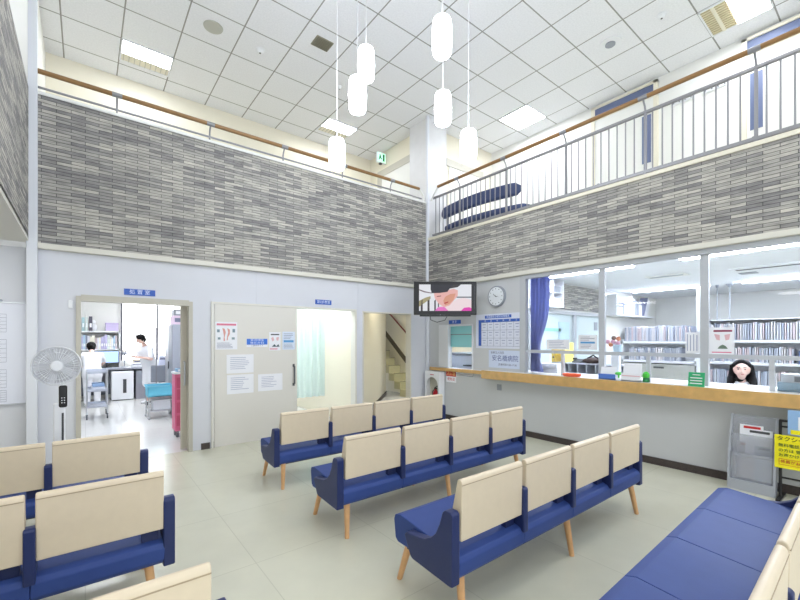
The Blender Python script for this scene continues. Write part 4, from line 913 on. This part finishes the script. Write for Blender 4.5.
# flower vase with mixed flowers
t = thing('flower_vase', 'small vase of orange and pink flowers in pale blue wrap by the window post', 'flower vase', (5.62, 2.42, .983))
MB().box(5.58, 5.66, 2.37, 2.47, .983, 1.32, None, .006).build('stand', M_white, t)
MB().lathe([(.035, 0), (.05, .02), (.06, .10), (.045, .11)], (5.62, 2.4, 1.32)).build('wrap', mat('pale_cyan', (196, 222, 236), .5), t)
for k, (dy, dz, m) in enumerate(((.06, .14, 'pink'), (-.01, .18, 'orange'), (.09, .10, 'orange'), (.0, .12, 'pink'), (.13, .14, 'pink'), (.05, .19, 'brown'))):
    mm = {'pink': mat('flower_pink', (222, 170, 190), .6), 'orange': mat('flower_orange', (226, 150, 110), .6), 'brown': mat('flower_brown', (120, 96, 84), .6)}[m]
    MB().cone((5.62, 2.4, 1.40), (5.62, 2.4 + dy, 1.32 + dz), .004, n=5).ball((5.62, 2.4 + dy, 1.33 + dz), .03, n=6).build('flower', mm, t)

# ================================================================== PEOPLE
def figure(parts, voxel=.012, smooth=6):
    """parts: tapered capsules ((p0, r0), (p1, r1)) and ellipsoids; fused into one continuous surface"""
    b = MB()
    for p in parts:
        if len(p) == 2 and len(p[0]) == 2:
            (a, ra), (c, rc) = p; a, c = Vector(a), Vector(c); b.cone(a, c, ra, rc, n=14); b.ball(a, ra, n=8); b.ball(c, rc, n=8)
        else: b.ball(p[0], p[1], n=10)
    me = bpy.data.meshes.new('tmpfig'); b.bm.to_mesh(me); b.bm.free()
    o = bpy.data.objects.new('tmpfig', me); COL.objects.link(o)
    md = o.modifiers.new('r', 'REMESH'); md.mode = 'VOXEL'; md.voxel_size = voxel; md.use_smooth_shade = True
    sm = o.modifiers.new('s', 'SMOOTH'); sm.iterations = smooth; sm.factor = .5
    bpy.context.view_layer.update()
    out = bpy.data.meshes.new_from_object(o.evaluated_get(bpy.context.evaluated_depsgraph_get()))
    bpy.data.objects.remove(o); bpy.data.meshes.remove(me)
    for p in out.polygons: p.use_smooth = True
    return out
def fig(name, parent, m, parts, voxel=.012, smooth=6):
    me = figure(parts, voxel, smooth); me.name = name; me.transform(wm(parent).inverted()); me.materials.clear(); me.materials.append(m)
    o = bpy.data.objects.new(name, me); COL.objects.link(o); o.parent = parent; return o
def cap(a, ra, c, rc): return ((a, ra), (c, rc))
def finger_set(w, d, side, r=.008):
    """palm + five fingers from the wrist w along d"""
    w, d = Vector(w), Vector(d).normalized(); s_ = d.cross(Vector((0, 0, 1))).normalized() * side; up = s_.cross(d).normalized(); P = []
    pc = w + d * .045
    P += [cap(tuple(w), .02, tuple(pc), .024)]
    for k, L in enumerate((.062, .072, .068, .052)):
        base = w + d * .075 + s_ * (.027 - .018 * k); mid = base + d * L * .55 - up * .006 * side; end = mid + d * L * .45 - Vector((0, 0, .018))
        P += [cap(tuple(w + d * .03 + s_ * (.018 - .012 * k)), .012, tuple(base), .010), cap(tuple(base), r, tuple(mid), r * .95), cap(tuple(mid), r * .95, tuple(end), r * .8)]
    th = w + d * .03 + s_ * .03; P += [cap(tuple(w + d * .015), .014, tuple(th), .011), cap(tuple(th), .010, tuple(th + d * .045 + s_ * .012 - Vector((0, 0, .01))), .008)]
    return P
# ---- receptionist, seated behind the counter, facing the hall
def L2W(o, rz):
    m = Matrix.Translation(o) @ Matrix.Rotation(rz, 4, 'Z'); return lambda x, y, z: tuple(m @ Vector((x, y, z)))
rcx, rcy = 6.28, 1.24
rz = math.atan2(-rcx, rcy) + R(180) + 0  # local -Y looks toward the hall
rz = math.atan2(-rcy, -rcx) + PI / 2
t = thing('person', 'receptionist with long black hair and white blouse seated behind the counter', 'person', (rcx, rcy, 0))
P = L2W(Vector((rcx, rcy, 0)), rz)
H0 = 1.125
fig('body', t, M_skin, [((P(0, 0, H0 + .02)), (.082, .088, .092)), cap(P(0, -.02, H0 - .01), .066, P(0, -.035, H0 - .07), .040), (P(0, -.035, H0 - .035), (.066, .052, .052)), (P(0, -.05, H0 - .062), (.042, .036, .032)), (P(0, -.098, H0 - .012), (.011, .013, .016)), (P(0, -.09, H0 + .012), (.008, .010, .022)),
   (P(-.077, 0, H0 - .005), (.012, .018, .028)), (P(.077, 0, H0 - .005), (.012, .018, .028)),
   cap(P(0, .01, H0 - .06), .045, P(0, .03, H0 - .18), .05), cap(P(-.12, .03, H0 - .23), .05, P(.12, .03, H0 - .23), .05), cap(P(0, .04, H0 - .25), .11, P(0, .05, .58), .12),
   cap(P(-.09, .05, .53), .085, P(-.13, -.36, .52), .06), cap(P(.09, .05, .53), .085, P(.13, -.36, .52), .06), cap(P(-.13, -.36, .52), .055, P(-.13, -.30, .09), .04), cap(P(.13, -.36, .52), .055, P(.13, -.30, .09), .04), cap(P(-.13, -.28, .05), .035, P(-.13, -.44, .035), .03), cap(P(.13, -.28, .05), .035, P(.13, -.44, .035), .03),
   cap(P(-.17, .03, H0 - .24), .042, P(-.22, -.08, .68), .036), cap(P(.17, .03, H0 - .24), .042, P(.22, -.08, .68), .036), cap(P(-.22, -.08, .68), .033, P(-.14, -.30, .79), .022), cap(P(.22, -.08, .68), .033, P(.14, -.30, .79), .022)]
   + finger_set(P(-.14, -.30, .785), Vector(P(-.08, -.42, .77)) - Vector(P(-.14, -.30, .785)), 1) + finger_set(P(.14, -.30, .785), Vector(P(.08, -.42, .77)) - Vector(P(.14, -.30, .785)), -1), .008, 4)
hair = fig('hair', t, M_hair, [(P(0, .028, H0 + .045), (.096, .098, .088)), (P(0, .05, H0 - .05), (.10, .065, .14)), cap(P(-.088, .0, H0 + .05), .026, P(-.104, .0, H0 - .10), .032), cap(P(.088, .0, H0 + .05), .026, P(.104, .0, H0 - .10), .032), cap(P(-.104, -.01, H0 - .10), .036, P(-.11, -.06, H0 - .235), .040), cap(P(.104, -.01, H0 - .10), .036, P(.11, -.06, H0 - .235), .040),
   cap(P(-.015, -.035, H0 + .11), .02, P(-.078, -.035, H0 + .06), .02), cap(P(.015, -.035, H0 + .11), .02, P(.078, -.035, H0 + .06), .02), cap(P(0, .07, H0 - .05), .09, P(0, .09, H0 - .25), .085)], .009, 3)
fig('blouse', t, M_uni, [cap(P(-.13, .03, H0 - .225), .060, P(.13, .03, H0 - .225), .060), cap(P(0, .03, H0 - .26), .125, P(0, .05, .56), .135), (P(0, -.02, H0 - .32), (.14, .11, .12)), cap(P(-.17, .03, H0 - .24), .056, P(-.225, -.08, .68), .048), cap(P(.17, .03, H0 - .24), .056, P(.225, -.08, .68), .048), cap(P(-.225, -.08, .68), .045, P(-.15, -.28, .785), .032), cap(P(.225, -.08, .68), .045, P(.15, -.28, .785), .032),
   cap(P(-.05, -.01, H0 - .145), .016, P(-.012, -.085, H0 - .23), .014), cap(P(.05, -.01, H0 - .145), .016, P(.012, -.085, H0 - .23), .014)], .012, 3)
fig('trousers', t, mat('dark_trousers', (60, 64, 84), .8), [cap(P(-.09, .05, .53), .10, P(-.13, -.36, .52), .074), cap(P(.09, .05, .53), .10, P(.13, -.36, .52), .074), cap(P(-.13, -.36, .52), .07, P(-.13, -.30, .12), .055), cap(P(.13, -.36, .52), .07, P(.13, -.30, .12), .055)], .015)
def face(Pf, Hh, t, sc=1):
    mb = MB()
    for s_ in (-1, 1): mb.ball(Pf(s_ * .032, -.080, Hh + .018), (.012, .008, .007), n=6)
    mb.build('eyes', mat('eye_dark', (50, 36, 38), .3), t)
    mb = MB()
    for s_ in (-1, 1): mb.tube([Pf(s_ * .016, -.084, Hh + .036), Pf(s_ * .030, -.083, Hh + .041), Pf(s_ * .044, -.074, Hh + .036)], .0026, n=6)
    mb.build('eyebrows', mat('brow', (70, 50, 48), .6), t)
    MB().tube([Pf(-.018, -.087, Hh - .043), Pf(0, -.094, Hh - .045), Pf(.018, -.087, Hh - .043)], .006, n=8).build('mouth', mat('lips', (206, 110, 112), .4), t)
face(P, H0, t)
ty = rcy
t = thing('office_chair', 'grey office chair under the receptionist', 'chair', (rcx, rcy, 0))
MB().box(-.22, .22, -.2, .22, .38, .445, None, .02).xf(Matrix.Translation((rcx, rcy, 0)) @ Matrix.Rotation(rz, 4, 'Z')).build('seat', M_grey, t)
MB().cone((rcx, rcy, .08), (rcx, rcy, .38), .025).build('column', M_dark, t)
for k in range(5):
    a = 2 * PI * k / 5; MB().tube([(rcx, rcy, .09), (rcx + .27 * math.cos(a), rcy + .27 * math.sin(a), .06)], .016).ball((rcx + .27 * math.cos(a), rcy + .27 * math.sin(a), .03), .03).build('leg', M_dark, t)
# ---- nurse with her back to us
def nurse(label, ox, oy, rz, lean, head_fwd, arms, hair_bun, H=1.5, skirt=False, sh=1):
    t = thing('person', label, 'person', (ox, oy, 0)); P = L2W(Vector((ox, oy, 0)), rz)
    hip = .82; ly = -lean
    sz = H * .80; chest = (0, ly * .75, sz)
    hx, hy, hz = 0, ly - head_fwd, H - .11
    legs = []
    for s_ in (-1, 1):
        legs += [cap(P(s_ * .085, 0, hip), .085, P(s_ * .09, -.01, .45), .055), cap(P(s_ * .09, -.01, .45), .052, P(s_ * .09, .02, .09), .036), cap(P(s_ * .09, .03, .05), .033, P(s_ * .10, -.12, .03), .028)]
    arm = []; hands = []
    for s_, (ex, ey, ez), (wx, wy, wz) in arms:
        arm += [cap(P(s_ * .17, chest[1], sz - .02), .045, P(ex, ey, ez), .036), cap(P(ex, ey, ez), .034, P(wx, wy, wz), .023)]
        hands += finger_set(P(wx, wy, wz), Vector(P(wx - .02 * s_, wy - .08, wz - .02)) - Vector(P(wx, wy, wz)), -s_)
    body = [((P(hx, hy, hz)), (.074, .088, .10)), (P(hx, hy - .045, hz - .045), (.045, .04, .04)), (P(hx, hy - .092, hz - .01), (.010, .014, .014)), (P(hx - .074, hy, hz - .01), (.012, .016, .026)), (P(hx + .074, hy, hz - .01), (.012, .016, .026)),
            cap(P(hx, hy + .03, hz - .06), .045, P(0, chest[1] + .02, sz + .03), .05), cap(P(-.13, chest[1], sz), .055, P(.13, chest[1], sz), .055), cap(P(0, chest[1], sz - .06), .12, P(0, 0, hip + .02), .12)]
    fig('body', t, M_skin, body + legs + arm + hands, .010, 4)
    fig('tunic', t, M_uni, [cap(P(-.13, chest[1], sz), .068, P(.13, chest[1], sz), .068), cap(P(-.04, chest[1], sz - .08), .14, P(-.03, .0, hip + .02), .135), cap(P(.04, chest[1], sz - .08), .14, P(.03, 0, hip + .02), .135), cap(P(-.05, 0, hip), .135, P(-.06, .01, hip - .12), .13), cap(P(.05, 0, hip), .135, P(.06, .01, hip - .12), .13)]
        + [cap(P(s_ * .17, chest[1], sz - .02), .062, tuple(Vector(P(s_ * .17, chest[1], sz - .02)).lerp(Vector(P(*e)), .75)), .055) for s_, e, w in arms], .014, 5)
    if skirt: fig('skirt', t, M_uni, [cap(P(-.06, 0, hip - .05), .125, P(-.075, 0, .48), .12), cap(P(.06, 0, hip - .05), .125, P(.075, 0, .48), .12)], .014, 4)
    else: fig('trousers', t, M_uni, [cap(P(s_ * .085, 0, hip), .10, P(s_ * .09, -.01, .45), .075) for s_ in (-1, 1)] + [cap(P(s_ * .09, -.01, .45), .072, P(s_ * .09, .02, .12), .062) for s_ in (-1, 1)], .014, 4)
    hp = [(P(hx, hy + .01, hz + .03), (.094, .104, .092)), (P(hx, hy + .05, hz - .01), (.08, .06, .08))]
    if hair_bun: hp += [(P(hx, hy + .10, hz + .02), (.042, .042, .042))]
    else: hp += [(P(hx, hy - .05, hz + .07), (.07, .045, .03)), (P(-.06, hy + .0, hz + .0), (.025, .05, .05)), (P(.06, hy, hz), (.025, .05, .05))]
    fig('hair', t, M_hair, hp, .010, 2)
    fig('shoes', t, M_white, [cap(P(s_ * .09, .035, .04), .038, P(s_ * .10, -.13, .03), .034) for s_ in (-1, 1)], .010, 2)
    face(lambda x, y, z: P(hx + x, hy + y, z), hz, t)
    return t
nurse('nurse in a white uniform seen from behind, leaning over the treatment room desk', .12, 11.25, PI + .05, .20, .08, [(-1, (-.24, -.32, .98), (-.20, -.50, .90)), (1, (.26, -.34, .98), (.20, -.52, .90))], True, H=1.44)
nurse('nurse in a white dress standing sideways by the window with her head bent', 1.20, 11.0, -1.0, .16, .09, [(-1, (-.20, -.16, 1.08), (-.10, -.36, 1.12)), (1, (.22, -.16, 1.05), (.10, -.36, 1.10))], False, H=1.62, skirt=True)

# ================================================================== TREATMENT ROOM
E_win = emit('daylight_pane', (250, 253, 255), 5)
mb = MB(); mb.box(.73, .77, 12.70, 12.76, .95, 2.6).box(1.53, 1.57, 12.70, 12.76, .95, 2.6).box(2.5, 2.54, 12.70, 12.76, .95, 2.6); smb(mb, 'window_6', mat('window_dark', (86, 84, 96), .4))
smb(MB().box(.77, 1.95, 12.755, 12.76, .95, 2.6), 'window_7', E_win)
t = thing('desk', 'long grey desk along the back of the treatment room', 'desk', (.5, 12.3, 0))
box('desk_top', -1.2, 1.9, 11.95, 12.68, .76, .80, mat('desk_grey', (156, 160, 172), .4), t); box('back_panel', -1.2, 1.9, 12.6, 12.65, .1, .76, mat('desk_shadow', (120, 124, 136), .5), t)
for x in (-1.15, 1.85): box('side_panel', x - .02, x + .02, 12.0, 12.66, 0, .76, mat('desk_grey', (156, 160, 172), .4), t)
t = thing('drawer_cabinet', 'white cabinet with a dark vertical slot under the desk', 'cabinet', (.72, 12.2, 0)); MB().box(.50, .95, 11.97, 12.5, .02, .72, bev=.006).build('body', M_white, t); box('slot', .73, .80, 11.96, 11.972, .18, .52, M_dark, t); box('plinth', .5, .95, 12.0, 12.5, 0, .03, M_black, t)
t = thing('drawer_cabinet', 'dark grey drawer cabinet under the desk right of the white one', 'cabinet', (1.12, 12.25, 0)); MB().box(1.0, 1.30, 12.0, 12.5, 0, .72, bev=.004).build('body', mat('cab_dark', (150, 150, 160), .5), t); box('drawer', 1.02, 1.28, 11.985, 12.0, .4, .7, M_grey, t)
t = thing('computer_monitor', 'flat monitor with a blue screen on the treatment room desk', 'monitor', (.42, 12.4, .80)); MB().box(.16, .68, 12.38, 12.42, .90, 1.22, bev=.005).build('housing', M_dark, t); box('screen', .18, .66, 12.375, 12.38, .92, 1.2, emit('screen_glow', (170, 200, 235), .7), t); MB().box(.32, .52, 12.3, 12.5, .80, .815).box(.40, .44, 12.40, 12.43, .8, .95).build('stand', M_dark, t)
t = thing('wall_shelf', 'white two-tier bookshelf over the treatment room desk', 'shelf', (.2, 12.55, 1.2)); MB().box(-1.0, .70, 12.42, 12.74, 1.68, 1.71).box(-1.0, .70, 12.42, 12.74, 1.23, 1.26).box(.67, .70, 12.42, 12.74, .80, 1.70).box(-1.0, -.97, 12.42, 12.74, .8, 1.70).build('boards', M_white, t)
bc = [(226, 228, 238), (180, 206, 226), (236, 232, 216), (190, 186, 220), (214, 226, 222), (240, 240, 244), (132, 140, 160), (206, 190, 196), (166, 196, 200)]
rr = random.Random(5); x = -.12; k = 0
ORD = 'first second third fourth fifth sixth seventh eighth ninth tenth eleventh twelfth thirteenth fourteenth fifteenth sixteenth seventeenth eighteenth nineteenth twentieth'.split() + ['last'] * 9
words = ['white', 'pale blue', 'cream', 'lilac', 'mint', 'plain white', 'grey', 'rose', 'sea green']
while x < .62:
    w = rr.uniform(.03, .055); h_ = rr.uniform(.27, .36); ci = rr.randrange(9)
    t = thing('book', '%s file, %s from the left on the lower bookshelf in the treatment room' % (words[ci], ORD[k]), 'book', (x + w / 2, 12.5, 1.26), group='files on the lower bookshelf')
    MB().box(x, x + w - .003, 12.45, 12.68, 1.26, 1.26 + h_, bev=.002).build('cover', mat('book%d' % ci, bc[ci], .6), t); box('spine_label', x + .007, x + w - .010, 12.447, 12.45, 1.33, 1.40, M_paper, t); x += w; k += 1
for x, w, h_, ci, l in ((-.13, .05, .34, 6, 'grey file at the left end of the top bookshelf'), (-.07, .06, .33, 8, 'sea green file on the top bookshelf'), (0.0, .05, .34, 4, 'mint file on the top bookshelf'), (.07, .07, .36, 6, 'dark grey file leaning on the top bookshelf beside the white ornament')):
    t = thing('book', l, 'book', (x + w / 2, 12.5, 1.71)); MB().box(x, x + w - .004, 12.45, 12.68, 1.71, 1.71 + h_, bev=.002).build('cover', mat('book%d' % ci, bc[ci], .6) if 'dark' not in l else mat('book_dark', (80, 78, 92), .6), t); box('spine_label', x + .012, x + w - .016, 12.447, 12.45, 1.8, 1.9, M_paper, t)
t = thing('ornament', 'white figurine between the files and the purple box on the top bookshelf', 'ornament', (.17, 12.52, 1.71)); MB().ball((.18, 12.52, 1.80), (.05, .04, .09)).build('body', M_white, t); MB().ball((.165, 12.52, 1.93), (.04, .035, .05)).build('head', M_white, t)
t = thing('storage_box', 'lilac storage box on the top bookshelf', 'box', (.52, 12.55, 1.71)); MB().box(.40, .66, 12.44, 12.68, 1.71, 1.90, bev=.004).build('body', mat('lilac_box', (196, 184, 218), .6), t); box('lid', .395, .665, 12.435, 12.685, 1.88, 1.92, mat('lilac_lid', (186, 172, 210), .6), t)
t = thing('desk_lamp', 'grey desk lamp beside the monitor', 'lamp', (.78, 12.3, .80)); MB().lathe([(.07, 0), (.07, .015), (.012, .025), (.012, .3), (.06, .33), (.05, .40), (.015, .43)], (.78, 12.3, .8)).build('stem', M_grey, t); MB().ball((.78, 12.3, 1.2), (.05, .05, .04)).build('shade', mat('cream_shade', (222, 214, 196), .5), t)
for x, w, d, h_, m, l in ((.92, .22, .2, .10, M_white, 'white box of supplies on the desk in front of the nurse'), (.98, .2, .18, .18, mat('carton', (222, 210, 186), .6), 'beige carton on the desk by the window'), (1.3, .16, .2, .16, M_paper, 'white carton on the desk at the right of the window'), (1.55, .2, .2, .26, mat('machine_lilac', (206, 210, 232), .5), 'pale medical device on the desk at the right')):
    yb = 12.1 if 'front' in l else 12.42
    t = thing('supply_box', l, 'box', (x + w / 2, yb + d / 2, .80)); MB().box(x, x + w, yb, yb + d, .8, .8 + h_, bev=.005).build('body', m, t); box('flap', x + .02, x + w - .02, yb - .004, yb, .8 + h_ * .6, .8 + h_ * .8, M_text, t)
# steel cart
t = thing('utility_cart', 'steel three-shelf cart on castors in the treatment room', 'cart', (.17, 9.7, 0))
for x in (0.02, .33):
    for y in (9.42, 9.98):
        MB().tube([(x, y, .1), (x, y, .90)], .014).build('upright', M_alu, t); MB().cone((x - .012, y, .045), (x + .012, y, .045), .045, n=20).box(x - .015, x + .015, y - .02, y + .02, .08, .1).build('castor', mat('castor', (80, 84, 92), .4), t)
for z in (.22, .52, .86): MB().box(.01, .34, 9.41, 9.99, z, z + .02).box(.01, .34, 9.41, 9.415, z, z + .05).box(.01, .34, 9.985, 9.99, z, z + .05).box(.01, .015, 9.41, 9.99, z, z + .05).box(.335, .34, 9.41, 9.99, z, z + .05).build('shelf_tray', mat('steel_tray', (196, 202, 216), .35, metal=.4), t)
t = thing('towel_stack', 'folded blue-white towels on the middle shelf of the steel cart', 'towels', (.2, 9.7, .54)); MB().box(.08, .29, 9.48, 9.9, .54, .60, bev=.015).build('towel', mat('towel_white', (226, 232, 244), .9), t); MB().box(.10, .29, 9.5, 9.88, .60, .66, bev=.015).build('towel', mat('towel_blue', (156, 186, 226), .9), t)
# pink cart
t = thing('medical_cart', 'tall pink medical cart on castors beside the open sliding door', 'cart', (1.25, 7.0, 0))
MB().box(1.07, 1.47, 6.88, 7.16, .10, .97, bev=.01).build('body', mat('cart_pink', (228, 112, 152), .4), t); box('top_tray', 1.06, 1.48, 6.87, 7.17, .97, 1.0, M_white, t)
for z in (.18, .38, .58, .76): box('drawer', 1.09, 1.45, 6.868, 6.88, z, z + .16, mat('cart_pink_d', (212, 92, 130), .4), t)
for x in (1.11, 1.43):
    for y in (6.94, 7.11): MB().cone((x - .015, y, .05), (x + .015, y, .05), .05, n=20).cone((x, y, .06), (x, y, .11), .012).build('castor', mat('castor', (80, 84, 92), .4), t)
t = thing('locker', 'tall grey metal cabinet behind the pink cart', 'cabinet', (1.6, 9.4, 0)); MB().box(1.36, 1.94, 9.0, 9.9, 0, 1.80, bev=.004).build('body', mat('locker_grey', (176, 182, 196), .4), t); box('door', 1.35, 1.36, 9.02, 9.45, .05, 1.78, M_grey, t); box('door', 1.35, 1.36, 9.46, 9.88, .05, 1.78, M_alu, t); box('door_handle', 1.335, 1.35, 9.40, 9.42, .9, 1.05, M_dark, t)
t = thing('storage_box', 'pink and white carton on top of the tall metal cabinet', 'box', (1.5, 9.2, 1.80)); MB().box(1.37, 1.62, 9.02, 9.4, 1.80, 1.98, bev=.004).build('body', mat('carton_pink', (228, 206, 226), .6), t); box('label_patch', 1.40, 1.55, 9.016, 9.02, 1.85, 1.93, M_text, t)
t = thing('storage_box', 'grey carton on the pink and white one', 'box', (1.5, 9.2, 1.98)); MB().box(1.39, 1.60, 9.04, 9.35, 1.98, 2.10, bev=.004).build('body', M_grey, t); box('label_patch', 1.42, 1.52, 9.036, 9.04, 2.01, 2.07, M_paper, t)
t = thing('trolley_frame', 'steel trolley holding the blue basket', 'trolley', (1.13, 8.95, 0))
for x in (.93, 1.33):
    for y in (8.75, 9.15): MB().tube([(x, y, .03), (x, y, .42)], .012).ball((x, y, .03), .03).build('leg', M_alu, t)
MB().box(.92, 1.34, 8.74, 9.16, .40, .42).box(.92, 1.34, 8.74, 9.16, .14, .155).build('shelf_tray', M_alu, t)
t = thing('basket', 'bright blue plastic basket on the steel trolley', 'basket', (1.13, 8.95, .42))
MB().box(.92, 1.33, 8.72, 9.15, .42, .435).prism([(.93, .42), (1.32, .42), (1.345, .62), (.905, .62)], 'y', 8.72, 8.73).prism([(.93, .42), (1.32, .42), (1.345, .62), (.905, .62)], 'y', 9.14, 9.15).prism([(8.72, .42), (9.15, .42), (9.15, .62), (8.72, .62)], 'x', .915, .925).prism([(8.72, .42), (9.15, .42), (9.15, .62), (8.72, .62)], 'x', 1.325, 1.335).build('tub', mat('basket_blue', (110, 206, 236), .4), t)
MB().box(.895, 1.345, 8.71, 8.735, .61, .63).box(.895, 1.345, 9.135, 9.16, .61, .63).build('rim', mat('basket_rim', (130, 212, 236), .4), t)
t = thing('waste_bin', 'clear white bin on the lower shelf of the steel trolley', 'bin', (1.1, 8.9, .155)); MB().box(1.0, 1.3, 8.78, 9.1, .156, .34, bev=.02).build('tub', mat('bin_white', (222, 226, 234), .4), t); MB().box(.99, 1.31, 8.77, 9.11, .335, .35).build('rim', M_white, t)
t = thing('office_chair', 'grey swivel chair beside the nurse at the window', 'chair', (1.32, 10.6, 0)); MB().box(1.12, 1.55, 10.4, 10.8, .44, .50, bev=.02).build('seat', M_grey, t); MB().box(1.14, 1.53, 10.36, 10.42, .55, .92, bev=.02).build('backrest', M_grey, t); MB().cone((1.33, 10.6, .1), (1.33, 10.6, .44), .03).build('column', M_dark, t)
for k in range(5): a = 2 * PI * k / 5 + .3; MB().tube([(1.33, 10.6, .12), (1.33 + .25 * math.cos(a), 10.6 + .25 * math.sin(a), .06)], .016).ball((1.33 + .25 * math.cos(a), 10.6 + .25 * math.sin(a), .03), .028).build('leg', M_dark, t)
t = thing('drip_stand', 'thin steel drip stand behind the trolley', 'stand', (1.3, 10.0, 0)); MB().tube([(1.2, 10.0, .05), (1.2, 10.0, 1.75)], .01).build('pole', M_chrome, t); MB().tube([(1.1, 10.0, 1.70), (1.2, 10.0, 1.75), (1.3, 10.0, 1.70)], .007).build('hooks', M_chrome, t); 
for k in range(4): a = PI / 2 * k + .4; MB().tube([(1.2, 10.0, .06), (1.2 + .14 * math.cos(a), 10.0 + .14 * math.sin(a), .02)], .01).build('foot', M_chrome, t)
# clutter on pink cart
t = thing('supply_box', 'blue-white packet on top of the pink cart', 'box', (1.2, 7.0, 1.0)); MB().box(1.10, 1.28, 6.93, 7.1, 1.0, 1.05, bev=.004).build('body', mat('pack_blue', (150, 190, 226), .5), t); box('flap', 1.12, 1.26, 6.926, 6.93, 1.01, 1.04, M_paper, t)

# ================================================================== EXAMINATION ROOM
t = thing('privacy_curtain', 'pale green privacy curtain inside the half-open sliding door', 'curtain', (3.3, 7.2, .38))
def pc(u, v): return (2.75 + u * 1.03, 7.2 + .045 * math.sin(u * 44) * (1 - .2 * v), 2.25 - v * 1.87)
MB().sheet(pc, 90, 10).build('fabric', mat('curtain_mint', (234, 247, 244), .8), t)
MB().tube([(2.4, 7.2, 2.27), (3.8, 7.2, 2.27)], .012).build('rail', M_alu, t)
smb(MB().box(3.74, 3.84, 6.06, 9.6, 0, 2.72), 'wall_exam_right', M_cream)
t = thing('stool', 'white round stool behind the green curtain', 'stool', (3.3, 8.0, 0)); MB().cone((3.3, 8.0, .40), (3.3, 8.0, .46), .17).build('seat', M_white, t); MB().cone((3.3, 8.0, .02), (3.3, 8.0, .4), .03).cone((3.3, 8, 0), (3.3, 8, .03), .2, .18).build('column', M_alu, t)

# ================================================================== STAIRS
t = thing('staircase', 'cream staircase with dark nosing climbing behind the back wall', 'stairs', (6.4, 8.6, 0))
M_step = mat('stair_cream', (206, 200, 160), .5)
ns = 12; run = .25; rise = .2; y0 = 8.02
for k in range(ns):
    xs0 = 6.53 if k < 4 else 6.0
    MB().box(xs0, 6.92, y0 + run * k, y0 + run * (k + 1) + .01, 0 if k < 1 else rise * k - .02, rise * (k + 1) - .02).build('step', M_step, t)
    MB().box(xs0, 6.92, y0 + run * k - .012, y0 + run * k + .03, rise * (k + 1) - .025, rise * (k + 1) - .012).build('nosing', mat('nosing', (150, 144, 112), .5), t)
def zl(y): return 1.017 + (y - 8.546) * .80
MB().prism([(8.1, zl(8.1) - .16), (8.1, zl(8.1) + .0), (10.6, zl(10.6)), (10.6, zl(10.6) - .16)], 'x', 6.925, 6.95).build('skirting', mat('skirt_brown', (92, 84, 70), .5), t)
t = thing('stair_handrail', 'dark red handrail on the staircase wall', 'railing', (6.9, 9.2, 1.6)); MB().tube([(6.9, 8.2, 1.735 - .28), (6.9, 8.546, 1.735), (6.9, 9.6, 2.52)], .02).build('rail', mat('red_wood', (130, 50, 44), .4), t)
for y in (8.5, 9.3): MB().tube([(6.9, y, 1.70 + (y - 8.546) * .73), (6.95, y, 1.66 + (y - 8.546) * .73)], .01).build('bracket', M_grey, t)
